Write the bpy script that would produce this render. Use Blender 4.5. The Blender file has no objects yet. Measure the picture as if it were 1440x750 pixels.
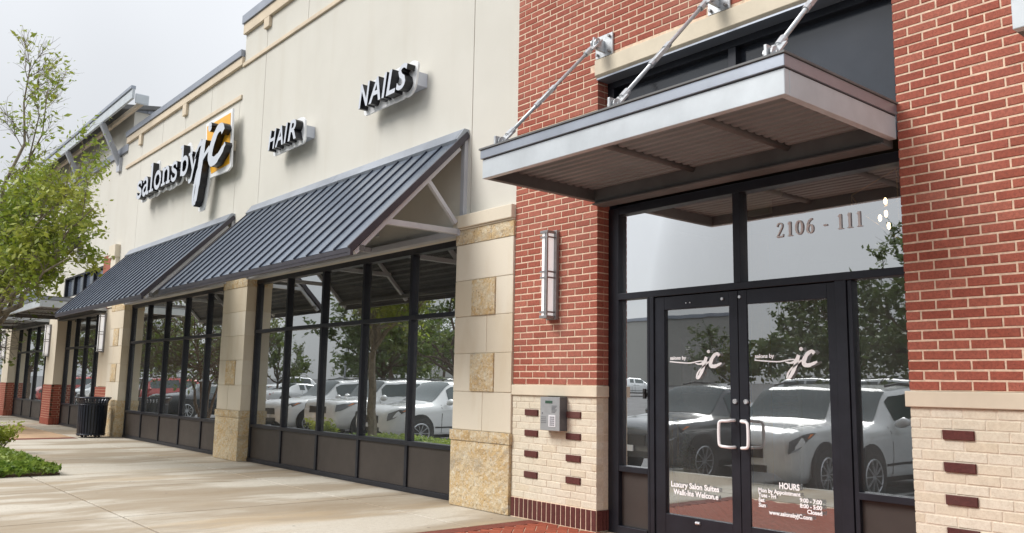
import bpy, bmesh, math, random
from mathutils import Vector, Matrix, noise
random.seed(7)
SC = bpy.context.scene
COL = SC.collection
rad = math.radians

# ---------------------------------------------------------------- camera
F_PX = 1200.63
YAW, PITCH, ROLL = 0.876380, 0.138857, 0.017630
def cam_axes():
    cy, sy, cp, sp = math.cos(YAW), math.sin(YAW), math.cos(PITCH), math.sin(PITCH)
    f = Vector((-sy*cp, cy*cp, sp)); r = Vector((cy, sy, 0)); u = r.cross(f)
    cr, sr = math.cos(ROLL), math.sin(ROLL)
    return cr*r + sr*u, -sr*r + cr*u, f
CR, CU, CF = cam_axes()
CAMP = Vector((0, -5.842, 1.33))
cd = bpy.data.cameras.new('camera'); cam = bpy.data.objects.new('camera', cd); COL.objects.link(cam)
cd.sensor_width = 36; cd.lens = 36*F_PX/1440; cd.clip_start = .05; cd.clip_end = 2000
m3 = Matrix((CR, CU, -CF)).transposed()
cam.matrix_world = Matrix.Translation(CAMP) @ m3.to_4x4()
SC.camera = cam
def in_frame(p, mx=40):
    v = Vector(p) - CAMP; k = v.dot(CF)
    if k < .1: return False
    x = 720 + F_PX*v.dot(CR)/k; y = 375 - F_PX*v.dot(CU)/k
    return -mx < x < 1440+mx and -mx < y < 750+mx

# ---------------------------------------------------------------- light
SUN_DIR = Vector((-.36, -.62, .70)).normalized()           # towards the sun
W = bpy.data.worlds.new('World'); SC.world = W; W.use_nodes = True
nt = W.node_tree; nt.nodes.clear()
def wn(t, **k):
    n = nt.nodes.new(t)
    for a, b in k.items(): setattr(n, a, b)
    return n
sky = wn('ShaderNodeTexSky'); sky.sky_type = 'NISHITA'; sky.sun_disc = False
sky.sun_elevation = math.asin(SUN_DIR.z); sky.sun_rotation = math.atan2(SUN_DIR.x, SUN_DIR.y)
sky.air_density = 1.0; sky.dust_density = 2.0
hsv = wn('ShaderNodeHueSaturation'); hsv.inputs['Saturation'].default_value = .35
nt.links.new(sky.outputs[0], hsv.inputs['Color'])
# overcast veil: the usual rise of brightness from the horizon to the zenith, with soft cloud
tc = wn('ShaderNodeTexCoord'); sep = wn('ShaderNodeSeparateXYZ'); nt.links.new(tc.outputs['Generated'], sep.inputs[0])
mr = wn('ShaderNodeMapRange'); mr.inputs['From Min'].default_value = 0; mr.inputs['From Max'].default_value = 1
mr.inputs['To Min'].default_value = 4.4; mr.inputs['To Max'].default_value = 13.5
nt.links.new(sep.outputs['Z'], mr.inputs['Value'])
nz = wn('ShaderNodeTexNoise'); nz.inputs['Scale'].default_value = 1.6; nz.inputs['Detail'].default_value = 3
nt.links.new(tc.outputs['Generated'], nz.inputs['Vector'])
cm = wn('ShaderNodeMapRange'); cm.inputs['From Min'].default_value = .3; cm.inputs['From Max'].default_value = .7
cm.inputs['To Min'].default_value = .88; cm.inputs['To Max'].default_value = 1.12
nt.links.new(nz.outputs[0], cm.inputs['Value'])
mu = wn('ShaderNodeMath', operation='MULTIPLY'); nt.links.new(mr.outputs[0], mu.inputs[0]); nt.links.new(cm.outputs[0], mu.inputs[1])
tint = wn('ShaderNodeMix', data_type='RGBA', blend_type='MULTIPLY'); tint.inputs['Factor'].default_value = 1
nt.links.new(mu.outputs[0], tint.inputs['A']); tint.inputs['B'].default_value = (.955, .985, 1.03, 1)
mix = wn('ShaderNodeMix', data_type='RGBA'); mix.inputs['Factor'].default_value = .88
nt.links.new(hsv.outputs[0], mix.inputs['A']); nt.links.new(tint.outputs['Result'], mix.inputs['B'])
bg = wn('ShaderNodeBackground'); bg.inputs['Strength'].default_value = .1
nt.links.new(mix.outputs['Result'], bg.inputs['Color'])
wo = wn('ShaderNodeOutputWorld'); nt.links.new(bg.outputs[0], wo.inputs['Surface'])
sd = bpy.data.lights.new('sun', 'SUN'); sun = bpy.data.objects.new('sun', sd); COL.objects.link(sun)
sd.energy = 2.6; sd.angle = rad(30); sd.color = (1, .97, .93)
sun.rotation_euler = SUN_DIR.to_track_quat('Z', 'Y').to_euler(); sun.location = (-20, -30, 40)
SC.view_settings.view_transform = 'Standard'; SC.view_settings.look = 'None'
SC.view_settings.exposure = .35; SC.view_settings.gamma = 1
SC.render.engine = 'CYCLES'
SC.cycles.use_denoising = True
SC.cycles.max_bounces = 8; SC.cycles.transparent_max_bounces = 16

# ---------------------------------------------------------------- materials
def s2l(c): return tuple((v/12.92 if v <= .04045 else ((v+.055)/1.055)**2.4) for v in c)
class NT:
    def __init__(s, name):
        s.m = bpy.data.materials.new(name); s.m.use_nodes = True; s.t = s.m.node_tree; s.t.nodes.clear()
        s.o = s.n('ShaderNodeOutputMaterial')
        s.pos = s.n('ShaderNodeNewGeometry').outputs['Position']
    def n(s, t, **k):
        n = s.t.nodes.new(t)
        for a, b in k.items(): setattr(n, a, b)
        return n
    def l(s, a, b): s.t.links.new(a, b)
    def noise(s, scale, detail=4, vec=None, rough=.6, stretch=None):
        n = s.n('ShaderNodeTexNoise'); n.inputs['Scale'].default_value = scale; n.inputs['Detail'].default_value = detail
        n.inputs['Roughness'].default_value = rough
        v = vec or s.pos
        if stretch:
            mp = s.n('ShaderNodeMapping'); mp.inputs['Scale'].default_value = stretch; s.l(v, mp.inputs[0]); v = mp.outputs[0]
        s.l(v, n.inputs['Vector']); return n.outputs['Fac']
    def ramp(s, fac, stops):
        r = s.n('ShaderNodeValToRGB'); e = r.color_ramp.elements
        while len(e) > 1: e.remove(e[-1])
        for i, (p, c) in enumerate(stops):
            el = e[0] if i == 0 else e.new(p)
            el.position = p; el.color = (c, c, c, 1) if isinstance(c, (int, float)) else (*c, 1)
        s.l(fac, r.inputs[0]); return r.outputs[0]
    def mix(s, fac, a, b, mode='MIX'):
        n = s.n('ShaderNodeMix', data_type='RGBA', blend_type=mode)
        for k, v in (('Factor', fac), ('A', a), ('B', b)):
            i = n.inputs[k]
            if isinstance(v, (int, float)): i.default_value = v if k == 'Factor' else (v, v, v, 1)
            elif isinstance(v, tuple): i.default_value = (*v, 1)
            else: s.l(v, i)
        return n.outputs['Result']
    def bump(s, h, strength=.3, dist=.01, prev=None):
        b = s.n('ShaderNodeBump'); b.inputs['Strength'].default_value = strength; b.inputs['Distance'].default_value = dist
        s.l(h, b.inputs['Height'])
        if prev: s.l(prev, b.inputs['Normal'])
        return b.outputs[0]
    def pr(s, col, rough=.6, metal=0, normal=None, **k):
        p = s.n('ShaderNodeBsdfPrincipled')
        for nm, v in (('Base Color', col), ('Roughness', rough), ('Metallic', metal)):
            if isinstance(v, (int, float)): p.inputs[nm].default_value = v
            elif isinstance(v, tuple): p.inputs[nm].default_value = (*v, 1)
            else: s.l(v, p.inputs[nm])
        if normal: s.l(normal, p.inputs['Normal'])
        for a, b in k.items(): p.inputs[a.replace('_', ' ')].default_value = b
        s.l(p.outputs[0], s.o.inputs[0]); return p
def simple(name, col, rough=.6, metal=0, var=.12, scale=6, bump=0, bscale=120, bd=.003, **k):
    t = NT(name)
    a = tuple(c*(1-var) for c in col); b = tuple(min(1, c*(1+var)) for c in col)
    c = t.mix(t.ramp(t.noise(scale, 5), [(.3, 0), (.7, 1)]), a, b)
    n = t.bump(t.noise(bscale, 3), bump, bd) if bump else None
    rr = t.n('ShaderNodeMapRange'); t.l(t.noise(scale*3, 3), rr.inputs[0]); rr.inputs[3].default_value = max(0, rough-.08); rr.inputs[4].default_value = min(1, rough+.08)
    t.pr(c, rr.outputs[0], metal, n, **k); return t.m
def brick_mat(name, cols, speck, bs=.5):
    t = NT(name)
    oi = t.n('ShaderNodeObjectInfo')
    n = len(cols); st = [(i/(n-1), c) for i, c in enumerate(cols)]
    base = t.ramp(oi.outputs['Random'], st)
    fine = t.noise(170, 3, stretch=(.55, .55, 1.2))
    base = t.mix(t.ramp(fine, [(.60, 0), (.68, .8)]), base, speck)
    mot = t.noise(48, 4, rough=.7); base = t.mix(t.ramp(mot, [(.42, .28), (.55, 0)]), base, speck)
    soft = t.noise(14, 3)
    base = t.mix(.22, base, t.ramp(soft, [(.3, .45), (.7, 1.)]), 'MULTIPLY')
    weather = t.noise(.9, 3)
    base = t.mix(t.ramp(weather, [(.5, 0), (.8, .12)]), base, (.55, .45, .38))
    nb = t.bump(fine, bs, .0025); nb = t.bump(t.noise(60, 3), bs*.6, .003, nb)
    t.pr(base, .85, 0, nb, Specular_IOR_Level=.3); return t.m
M = {}
M['brick'] = brick_mat('red brick', [(.33, .086, .054), (.43, .128, .086), (.37, .102, .066), (.47, .155, .105), (.34, .088, .058), (.41, .115, .076)], (.09, .03, .022))
M['cream_brick'] = brick_mat('cream brick', [(.71, .645, .51), (.76, .70, .57), (.73, .67, .54), (.70, .61, .46), (.77, .72, .60)], (.52, .43, .31), .35)
M['dark_brick'] = brick_mat('maroon brick', [(.10, .030, .027), (.13, .040, .034), (.115, .034, .030)], (.04, .014, .012))
M['mortar'] = simple('mortar', (.71, .535, .395), .95, var=.22, scale=25, bump=.6, bscale=220, bd=.003)
M['cream_mortar'] = simple('cream mortar', (.68, .60, .48), .95, var=.14, scale=25, bump=.5, bscale=220)
M['paver'] = brick_mat('clay paver', [(.36, .085, .045), (.42, .11, .06), (.30, .07, .04), (.38, .10, .055)], (.14, .035, .02))
M['paver_dark'] = brick_mat('dark clay paver', [(.20, .055, .038), (.24, .065, .045)], (.09, .03, .02))
def stucco():
    t = NT('cream stucco')
    b = t.mix(t.ramp(t.noise(.6, 4), [(.35, 0), (.7, 1)]), (.62, .60, .54), (.66, .64, .58))
    streak = t.noise(1.0, 5, stretch=(2.2, 2.2, .16))
    b = t.mix(t.ramp(streak, [(.54, 0), (.74, .20)]), b, (.50, .44, .35))
    b = t.mix(t.ramp(t.noise(2.2, 6, stretch=(1, 1, .5)), [(.45, 0), (.75, .12)]), b, (.52, .49, .43))
    b = t.mix(t.ramp(t.noise(180, 2), [(.35, .10), (.6, 0)]), b, (.40, .36, .30))
    n = t.bump(t.noise(150, 4), .45, .004); n = t.bump(t.noise(3, 3), .12, .02, n)
    t.pr(b, .92, 0, n, Specular_IOR_Level=.2); return t.m
M['stucco'] = stucco()
M['trim'] = simple('tan stucco trim', (.64, .54, .41), .9, var=.08, scale=3, bump=.3, bscale=150)
M['lintel'] = simple('cast stone', (.66, .58, .45), .85, var=.10, scale=2.5, bump=.25, bscale=180)
def limestone():
    t = NT('smooth limestone')
    oi = t.n('ShaderNodeObjectInfo')
    b = t.ramp(oi.outputs['Random'], [(0, (.66, .59, .47)), (.5, (.70, .64, .53)), (1, (.63, .55, .42))])
    b = t.mix(t.ramp(t.noise(1.5, 6, stretch=(1.6, 1.6, .5)), [(.52, 0), (.75, .4)]), b, (.50, .38, .23))
    b = t.mix(t.ramp(t.noise(40, 3), [(.6, 0), (.75, .18)]), b, (.42, .34, .24))
    t.pr(b, .85, 0, t.bump(t.noise(90, 4), .25, .003)); return t.m
M['stone'] = limestone()
def rough_stone():
    t = NT('rough limestone')
    oi = t.n('ShaderNodeObjectInfo')
    b = t.mix(t.ramp(t.noise(7, 6), [(.38, 0), (.62, 1)]), (.66, .47, .24), (.72, .60, .41))
    b = t.mix(t.ramp(t.noise(24, 5, rough=.7), [(.50, 0), (.62, .7)]), b, (.80, .75, .64))
    b = t.mix(t.ramp(t.noise(38, 5, rough=.75), [(.34, .85), (.44, 0)]), b, (.27, .16, .075))
    b = t.mix(t.ramp(t.noise(2.1, 6, stretch=(1, 1, 1.6)), [(.56, 0), (.70, .55)]), b, (.36, .31, .25))
    n = t.bump(t.noise(30, 6, rough=.7), 1, .03); n = t.bump(t.noise(90, 4), .7, .008, n)
    t.pr(b, .9, 0, n, Specular_IOR_Level=.2); return t.m
M['rough_stone'] = rough_stone()
def concrete():
    t = NT('stained concrete')
    oi = t.n('ShaderNodeObjectInfo')
    b = t.ramp(oi.outputs['Random'], [(0, (.50, .452, .37)), (.5, (.555, .51, .425)), (1, (.525, .477, .395))])
    b = t.mix(t.ramp(t.noise(7, 6), [(.35, 0), (.7, .35)]), b, (.62, .58, .51))
    wv = t.n('ShaderNodeVectorMath', operation='ADD'); nv = t.n('ShaderNodeTexNoise'); nv.inputs['Scale'].default_value = .5; t.l(t.pos, nv.inputs['Vector']); t.l(t.pos, wv.inputs[0]); t.l(nv.outputs['Color'], wv.inputs[1])
    st = t.noise(.62, 8, vec=wv.outputs[0], stretch=(1.9, .55, 1), rough=.62)
    b = t.mix(t.ramp(st, [(.43, 0), (.54, .7), (.68, .95)]), b, (.29, .22, .14))
    st2 = t.noise(.55, 4, stretch=(2.6, .5, 1))
    b = t.mix(t.ramp(st2, [(.56, 0), (.68, .5)]), b, (.47, .35, .21))
    b = t.mix(t.ramp(t.noise(3.2, 2), [(.775, 0), (.79, .7)]), b, (.16, .12, .09))
    vc = t.n('ShaderNodeTexVoronoi', feature='DISTANCE_TO_EDGE'); vc.inputs['Scale'].default_value = .33; t.l(wv.outputs[0], vc.inputs['Vector'])
    vo = t.n('ShaderNodeTexVoronoi'); vo.inputs['Scale'].default_value = 2.6; t.l(t.pos, vo.inputs['Vector'])
    b = t.mix(t.ramp(vo.outputs['Distance'], [(.03, .75), (.055, 0)]), b, (.10, .085, .07))
    b = t.mix(t.ramp(t.noise(22, 6, rough=.75), [(.36, .4), (.5, 0)]), b, (.36, .31, .25))
    b = t.mix(t.ramp(t.noise(120, 2), [(.34, .4), (.46, 0)]), b, (.25, .21, .17))
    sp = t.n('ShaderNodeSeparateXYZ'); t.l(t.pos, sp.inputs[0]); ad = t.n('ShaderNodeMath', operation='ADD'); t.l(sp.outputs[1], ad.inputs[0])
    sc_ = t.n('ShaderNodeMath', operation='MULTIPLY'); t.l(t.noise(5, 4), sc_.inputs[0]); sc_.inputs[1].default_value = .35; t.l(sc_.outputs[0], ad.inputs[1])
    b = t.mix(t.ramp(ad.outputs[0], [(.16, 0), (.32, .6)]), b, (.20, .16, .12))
    n = t.bump(t.noise(120, 4), .3, .003); n = t.bump(t.noise(6, 4), .12, .01, n)
    t.pr(b, .82, 0, n); return t.m
M['concrete'] = concrete()
M['rust_concrete'] = simple('rust stained concrete', (.50, .34, .21), .85, var=.28, scale=1.3, bump=.25)
M['asphalt'] = simple('asphalt', (.075, .075, .078), .9, var=.35, scale=1.2, bump=.5, bscale=90, bd=.006)
M['paint_line'] = simple('white road paint', (.62, .62, .60), .8, var=.12, scale=9)
M['joint'] = simple('sidewalk joint filler', (.13, .11, .09), 1, var=.3, scale=20)
M['kerb'] = simple('kerb concrete', (.50, .47, .41), .9, var=.15, scale=5, bump=.3)
M['soil'] = simple('brown mulch', (.10, .065, .04), 1, var=.4, scale=30, bump=.8, bscale=60, bd=.02)
M['turf'] = simple('grass verge', (.10, .13, .045), 1, var=.4, scale=2, bump=.8, bscale=60, bd=.02)
M['frame'] = simple('dark anodised frame', (.020, .022, .030), .42, .35, var=.2, scale=5, Specular_IOR_Level=.5)
M['panel'] = simple('bronze spandrel panel', (.050, .041, .036), .5, .1, var=.14, scale=3)
M['grey_metal'] = simple('grey painted steel', (.47, .485, .52), .42, .15, var=.09, scale=2.2)
M['white_fascia'] = simple('pale grey fascia paint', (.51, .55, .58), .42, .1, var=.14, scale=2.4)
M['flash'] = simple('grey roof flashing', (.33, .36, .41), .35, .55, var=.12, scale=2)
M['awn_under'] = simple('dark awning underside', (.065, .068, .075), .6, .1, var=.2)
M['under'] = simple('taupe soffit metal', (.125, .127, .128), .62, .05, var=.22, scale=2.5)
M['soffit'] = simple('corrugated soffit', (.215, .225, .23), .55, .1, var=.14, scale=2)
M['galv'] = simple('galvanised steel', (.52, .535, .55), .38, .5, var=.18, scale=30)
M['awning'] = simple('slate blue standing seam metal', (.19, .225, .28), .30, .55, var=.12, scale=1.8)
M['rake'] = simple('dark rake metal', (.060, .055, .068), .45, .3)
M['seam'] = simple('shaded seam metal', (.035, .043, .066), .38, .4, var=.2, scale=3)  # awning metal darkened, the shade on the rib sides painted in
M['coping'] = simple('grey coping metal', (.30, .325, .375), .42, .45, var=.1, scale=1.5)
M['letter_face'] = simple('pale letter face', (.56, .59, .65), .45, 0, var=.04)
M['letter_side'] = simple('black letter side', (.008, .008, .011), .32, 0, var=.1)
M['white'] = simple('white sign board', (.80, .81, .82), .4, 0, var=.03)
M['yellow'] = simple('yellow sign board', (.85, .42, .02), .4, 0, var=.06, scale=2)
M['vinyl'] = simple('white vinyl lettering', (.93, .93, .93), .6, 0, var=.02)
M['grey_num'] = simple('silver grey numerals', (.72, .71, .75), .5, 0, var=.05)
M['chrome'] = simple('satin aluminium', (.70, .71, .73), .28, .7, var=.06, scale=20)
M['intercom'] = simple('intercom steel', (.40, .41, .42), .42, .45, var=.08, scale=10)
M['intercom_side'] = simple('intercom dark side', (.11, .115, .13), .5, .3)
M['lcd'] = simple('green display', (.05, .10, .07), .25)
M['keypad'] = simple('white keypad', (.70, .70, .72), .5)
M['key'] = simple('grey key', (.25, .25, .28), .5)
M['lens'] = simple('frosted lamp panel', (.85, .85, .86), .35, 0, var=.03, Specular_IOR_Level=.4, Emission_Color=(1, .98, .97, 1), Emission_Strength=.35)
M['lamp_metal'] = simple('brushed lamp steel', (.30, .295, .30), .42, .5, var=.12, scale=20)
M['bin'] = simple('black powder coat', (.020, .025, .038), .30, .2, var=.25, scale=10)
M['bark'] = simple('grey brown bark', (.24, .20, .155), .95, var=.4, scale=14, bump=.8, bscale=40, bd=.02)
M['dark_bark'] = simple('brown bark', (.09, .065, .045), .95, var=.4, scale=14, bump=.8, bscale=40, bd=.02)
def leaf_mat(name, a, b, c):
    t = NT(name)
    n = t.noise(9, 2); n2 = t.noise(1.1, 2)
    g = t.mix(t.ramp(n, [(.35, 0), (.65, 1)]), a, b)
    g = t.mix(t.ramp(n2, [(.45, 0), (.7, .7)]), g, c)
    p = t.n('ShaderNodeBsdfPrincipled'); t.l(g, p.inputs['Base Color']); p.inputs['Roughness'].default_value = .5
    tr = t.n('ShaderNodeBsdfTranslucent'); t.l(g, tr.inputs[0])
    mx = t.n('ShaderNodeMixShader'); mx.inputs[0].default_value = .35
    t.l(p.outputs[0], mx.inputs[1]); t.l(tr.outputs[0], mx.inputs[2]); t.l(mx.outputs[0], t.o.inputs[0]); return t.m
M['leaf'] = leaf_mat('yellow green leaves', (.18, .27, .03), (.34, .40, .05), (.47, .46, .09))
M['leaf_dark'] = leaf_mat('dark green leaves', (.085, .125, .04), (.12, .165, .055), (.15, .18, .075))
M['leaf_mid'] = leaf_mat('mid green leaves', (.075, .12, .022), (.13, .18, .035), (.18, .19, .05))
M['cover'] = leaf_mat('ground cover leaves', (.09, .17, .022), (.27, .38, .06), (.40, .46, .11))
def glass(name, tint, base, refl):
    t = NT(name)
    lw = t.n('ShaderNodeFresnel'); lw.inputs['IOR'].default_value = 1.5
    mr = t.n('ShaderNodeMapRange'); t.l(lw.outputs[0], mr.inputs[0]); mr.inputs[1].default_value = .04; mr.inputs[2].default_value = .5
    mr.inputs[3].default_value = base; mr.inputs[4].default_value = min(1, base+.45)
    tr = t.n('ShaderNodeBsdfTransparent'); tr.inputs[0].default_value = (*tint, 1)
    gl = t.n('ShaderNodeBsdfGlossy'); gl.inputs['Color'].default_value = (*refl, 1); gl.inputs['Roughness'].default_value = .0
    b = t.bump(t.noise(1.6, 2), .11, .004); t.l(b, gl.inputs['Normal'])
    mx = t.n('ShaderNodeMixShader'); t.l(mr.outputs[0], mx.inputs[0]); t.l(tr.outputs[0], mx.inputs[1]); t.l(gl.outputs[0], mx.inputs[2])
    df = t.n('ShaderNodeBsdfDiffuse'); df.inputs[0].default_value = (.62, .64, .63, 1)          # pale haze mixed into the glass to lighten its dark reflections
    dm = t.n('ShaderNodeMixShader'); t.l(t.ramp(t.noise(2.3, 5, stretch=(1, 1, .6)), [(.3, .02), (.7, .065)]), dm.inputs[0])
    t.l(mx.outputs[0], dm.inputs[1]); t.l(df.outputs[0], dm.inputs[2])
    t.l(dm.outputs[0], t.o.inputs[0]); return t.m
M['glass'] = glass('coated window glass', (.80, .81, .78), .44, (.93, .96, .97))
M['shop_glass'] = glass('coated shop glass', (.78, .79, .76), .60, (.95, .98, .98))
M['transom_glass'] = glass('coated transom glass', (.74, .76, .74), .60, (.97, .99, 1.0))
M['dark_pane'] = simple('dark tinted glazing', (.030, .036, .048), .12, 0, var=.2, scale=1.5, Specular_IOR_Level=.7)
M['clere'] = simple('clerestory glazing', (.11, .13, .17), .12, 0, var=.2, scale=1.5, Specular_IOR_Level=.8)  # mirrored sky put into the pane colour as a bluish grey
M['int_wall'] = simple('interior plaster', (.46, .43, .38), .9, var=.08)
M['int_tan'] = simple('interior tan wall', (.46, .34, .18), .9, var=.12)
M['int_dark'] = simple('interior dark ceiling', (.03, .028, .026), .9)
M['int_floor'] = simple('interior tile', (.22, .19, .15), .5, var=.2, scale=3)
M['gold'] = simple('gold column paint', (.55, .36, .07), .5)
M['brass'] = simple('brass rod', (.60, .42, .16), .3, .9)
M['brown'] = simple('brown clay pot', (.24, .10, .05), .8)
M['olive_box'] = simple('olive plastic', (.66, .68, .52), .5)
M['picture_a'] = simple('photo print dark', (.10, .085, .12), .4, var=.7, scale=9)
M['picture_b'] = simple('photo print pale', (.35, .34, .36), .4, var=.6, scale=12)
M['yellow_print'] = simple('photo print yellow', (.55, .38, .04), .4, var=.3, scale=6)
M['slat'] = simple('louvre slat', (.42, .38, .26), .6)
t = NT('lamp bulb'); e = t.n('ShaderNodeEmission'); e.inputs[0].default_value = (1, .70, .38, 1); e.inputs[1].default_value = 8; t.l(e.outputs[0], t.o.inputs[0]); M['bulb'] = t.m
def car_paint(name, c, metal=.0): return simple(name, c, .22, metal, var=.02, Coat_Weight=.8, Coat_Roughness=.05)
M['car_white'] = car_paint('white car paint', (.72, .73, .73))
M['car_silver'] = car_paint('pearl car paint', (.60, .62, .62))
M['car_grey'] = car_paint('grey car paint', (.085, .09, .095), .3)
M['car_black'] = car_paint('black car paint', (.012, .014, .018))
M['car_red'] = car_paint('red car paint', (.42, .03, .025))
M['tyre'] = simple('tyre rubber', (.018, .018, .018), .8)
M['rim'] = simple('alloy rim', (.50, .51, .53), .3, .7)
M['car_glass'] = simple('car window glass', (.03, .05, .05), .06, 0, Specular_IOR_Level=.9)
M['headlight'] = simple('headlight lens', (.14, .145, .15), .10, .4)
M['amber'] = simple('amber lens', (.75, .20, .03), .2)
M['tail'] = simple('red tail lamp', (.35, .01, .01), .2)
M['black_plastic'] = simple('black plastic trim', (.014, .014, .015), .5)
M['far_wall'] = simple('far store wall', (.36, .355, .33), .9, var=.05)

# ---------------------------------------------------------------- object helpers
ROOT = {}
def root_loc(o):
    while o.parent: o = o.parent
    return Vector(o.location)
def thing(name, label, cat, loc=(0, 0, 0), group=None):
    o = bpy.data.objects.new(name, None); COL.objects.link(o); o.location = loc; o.empty_display_size = .1
    o['label'] = label; o['category'] = cat
    if group: o['group'] = group
    return o
def link(name, me, parent=None, loc=(0, 0, 0), kind=None, label=None, cat=None, group=None):
    o = bpy.data.objects.new(name, me); COL.objects.link(o)
    if parent: o.parent = parent
    o.location = loc
    for k, v in (('kind', kind), ('label', label), ('category', cat), ('group', group)):
        if v: o[k] = v
    return o
def dup(o, dx, parent=None, label=None):
    c = o.copy(); COL.objects.link(c)
    if parent: c.parent = parent
    else: c.location = o.location + Vector(dx)
    if label: c['label'] = label
    for ch in list(o.children): dup(ch, dx, c)
    return c
class MB:
    def __init__(s): s.v = []; s.f = []; s.mi = []
    def add(s, vs, fs, mi=0):
        n = len(s.v); s.v += [tuple(v) for v in vs]; s.f += [tuple(n+i for i in f) for f in fs]; s.mi += [mi]*len(fs); return s
    def box(s, x0, x1, y0, y1, z0, z1, mi=0):
        vs = [(x, y, z) for x in (x0, x1) for y in (y0, y1) for z in (z0, z1)]
        return s.add(vs, [(0, 1, 3, 2), (4, 6, 7, 5), (0, 4, 5, 1), (2, 3, 7, 6), (0, 2, 6, 4), (1, 5, 7, 3)], mi)
    def cbox(s, x0, x1, y0, y1, z0, z1, c=.003, mi=0):
        """box with chamfered front (-y) edges"""
        vs = [(x0, y1, z0), (x1, y1, z0), (x1, y1, z1), (x0, y1, z1),
              (x0, y0+c, z0), (x1, y0+c, z0), (x1, y0+c, z1), (x0, y0+c, z1),
              (x0+c, y0, z0+c), (x1-c, y0, z0+c), (x1-c, y0, z1-c), (x0+c, y0, z1-c)]
        fs = [(0, 3, 2, 1)]
        for a in (0, 4):
            for i in range(4): j = (i+1) % 4; fs.append((a+i, a+j, a+4+j, a+4+i))
        fs.append((8, 9, 10, 11))
        return s.add(vs, fs, mi)
    def bar(s, p0, p1, w, h, up=(0, 0, 1), mi=0):
        p0, p1 = Vector(p0), Vector(p1); d = (p1-p0).normalized(); a = d.cross(Vector(up))
        if a.length < 1e-4: a = d.cross(Vector((1, 0, 0)))
        a.normalize(); b = a.cross(d)
        vs = [p+sx*a*w/2+sy*b*h/2 for p in (p0, p1) for sx, sy in ((-1, -1), (1, -1), (1, 1), (-1, 1))]
        return s.add(vs, [(3, 2, 1, 0), (4, 5, 6, 7)]+[(i, (i+1) % 4, 4+(i+1) % 4, 4+i) for i in range(4)], mi)
    def tube(s, pts, rs, seg=8, mi=0, caps=True):
        pts = [Vector(p) for p in pts]
        if isinstance(rs, (int, float)): rs = [rs]*len(pts)
        vs = []; a = None
        for i, p in enumerate(pts):
            d = (pts[min(i+1, len(pts)-1)]-pts[max(i-1, 0)]).normalized()
            if a is None:
                a = d.cross(Vector((0, 0, 1)))
                if a.length < 1e-3: a = Vector((1, 0, 0))
            a = (a-d*a.dot(d)).normalized(); b = d.cross(a)
            for k in range(seg):
                t = 2*math.pi*k/seg; vs.append(p+rs[i]*(math.cos(t)*a+math.sin(t)*b))
        fs = []
        for i in range(len(pts)-1):
            for k in range(seg):
                fs.append((i*seg+k, i*seg+(k+1) % seg, (i+1)*seg+(k+1) % seg, (i+1)*seg+k))
        if caps: fs += [tuple(reversed(range(seg))), tuple(range((len(pts)-1)*seg, len(pts)*seg))]
        return s.add(vs, fs, mi)
    def prism(s, poly, y0, y1, mi=0, side=None):
        """polygon in x,z extruded from y0 to y1"""
        n = len(poly); vs = [(x, y0, z) for x, z in poly]+[(x, y1, z) for x, z in poly]
        s.add(vs, [tuple(range(n)), tuple(reversed(range(n, 2*n)))], mi)
        return s.add(vs, [(i, n+i, n+(i+1) % n, (i+1) % n) for i in range(n)], mi if side is None else side)
    def prismx(s, poly, x0, x1, mi=0):
        """polygon in y,z extruded along x"""
        n = len(poly); vs = [(x0, y, z) for y, z in poly]+[(x1, y, z) for y, z in poly]
        return s.add(vs, [tuple(range(n)), tuple(reversed(range(n, 2*n)))]+[(i, n+i, n+(i+1) % n, (i+1) % n) for i in range(n)], mi)
    def ribbon(s, pts, ws, y0, y1, mi=0, side=1):
        """stroke in x,z with varying width, extruded from y0 (front) to y1"""
        n = len(pts); L = []; R = []
        for i, (x, z) in enumerate(pts):
            a = pts[max(i-1, 0)]; b = pts[min(i+1, n-1)]
            dx, dz = b[0]-a[0], b[1]-a[1]; l = math.hypot(dx, dz) or 1
            w = (ws[i] if not isinstance(ws, (int, float)) else ws)/2
            L.append((x-dz/l*w, z+dx/l*w)); R.append((x+dz/l*w, z-dx/l*w))
        vs = [(x, y, z) for y in (y0, y1) for P in (L, R) for x, z in P]
        s.add(vs, [(i, i+1, n+i+1, n+i) for i in range(n-1)], mi)
        fs = [(2*n+i, 3*n+i, 3*n+i+1, 2*n+i+1) for i in range(n-1)]
        for o in (0, n): fs += [(o+i, o+i+1, 2*n+o+i+1, 2*n+o+i) for i in range(n-1)]
        fs += [(0, n, 3*n, 2*n), (n-1, 2*n-1, 4*n-1, 3*n-1)]
        return s.add(vs, fs, side)
    def mesh(s, name, mats, off=(0, 0, 0), smooth=False):
        me = bpy.data.meshes.new(name); ox, oy, oz = off
        me.from_pydata([(x-ox, y-oy, z-oz) for x, y, z in s.v], [], s.f)
        if not isinstance(mats, (list, tuple)): mats = [mats]
        for m in mats: me.materials.append(m)
        if len(mats) > 1: me.polygons.foreach_set('material_index', s.mi)
        bm = bmesh.new(); bm.from_mesh(me); bmesh.ops.recalc_face_normals(bm, faces=bm.faces); bm.to_mesh(me); bm.free()
        if smooth: me.polygons.foreach_set('use_smooth', [True]*len(me.polygons))
        me.update(); return me
    def build(s, name, mats, parent=None, bevel=0, smooth=False, **k):
        off = root_loc(parent) if parent else Vector((0, 0, 0))
        o = link(name, s.mesh(name, mats, off, smooth), parent, **k)
        if bevel:
            b = o.modifiers.new('bevel', 'BEVEL'); b.width = bevel; b.segments = 2; b.limit_method = 'ANGLE'; b.angle_limit = rad(40)
        return o
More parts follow.
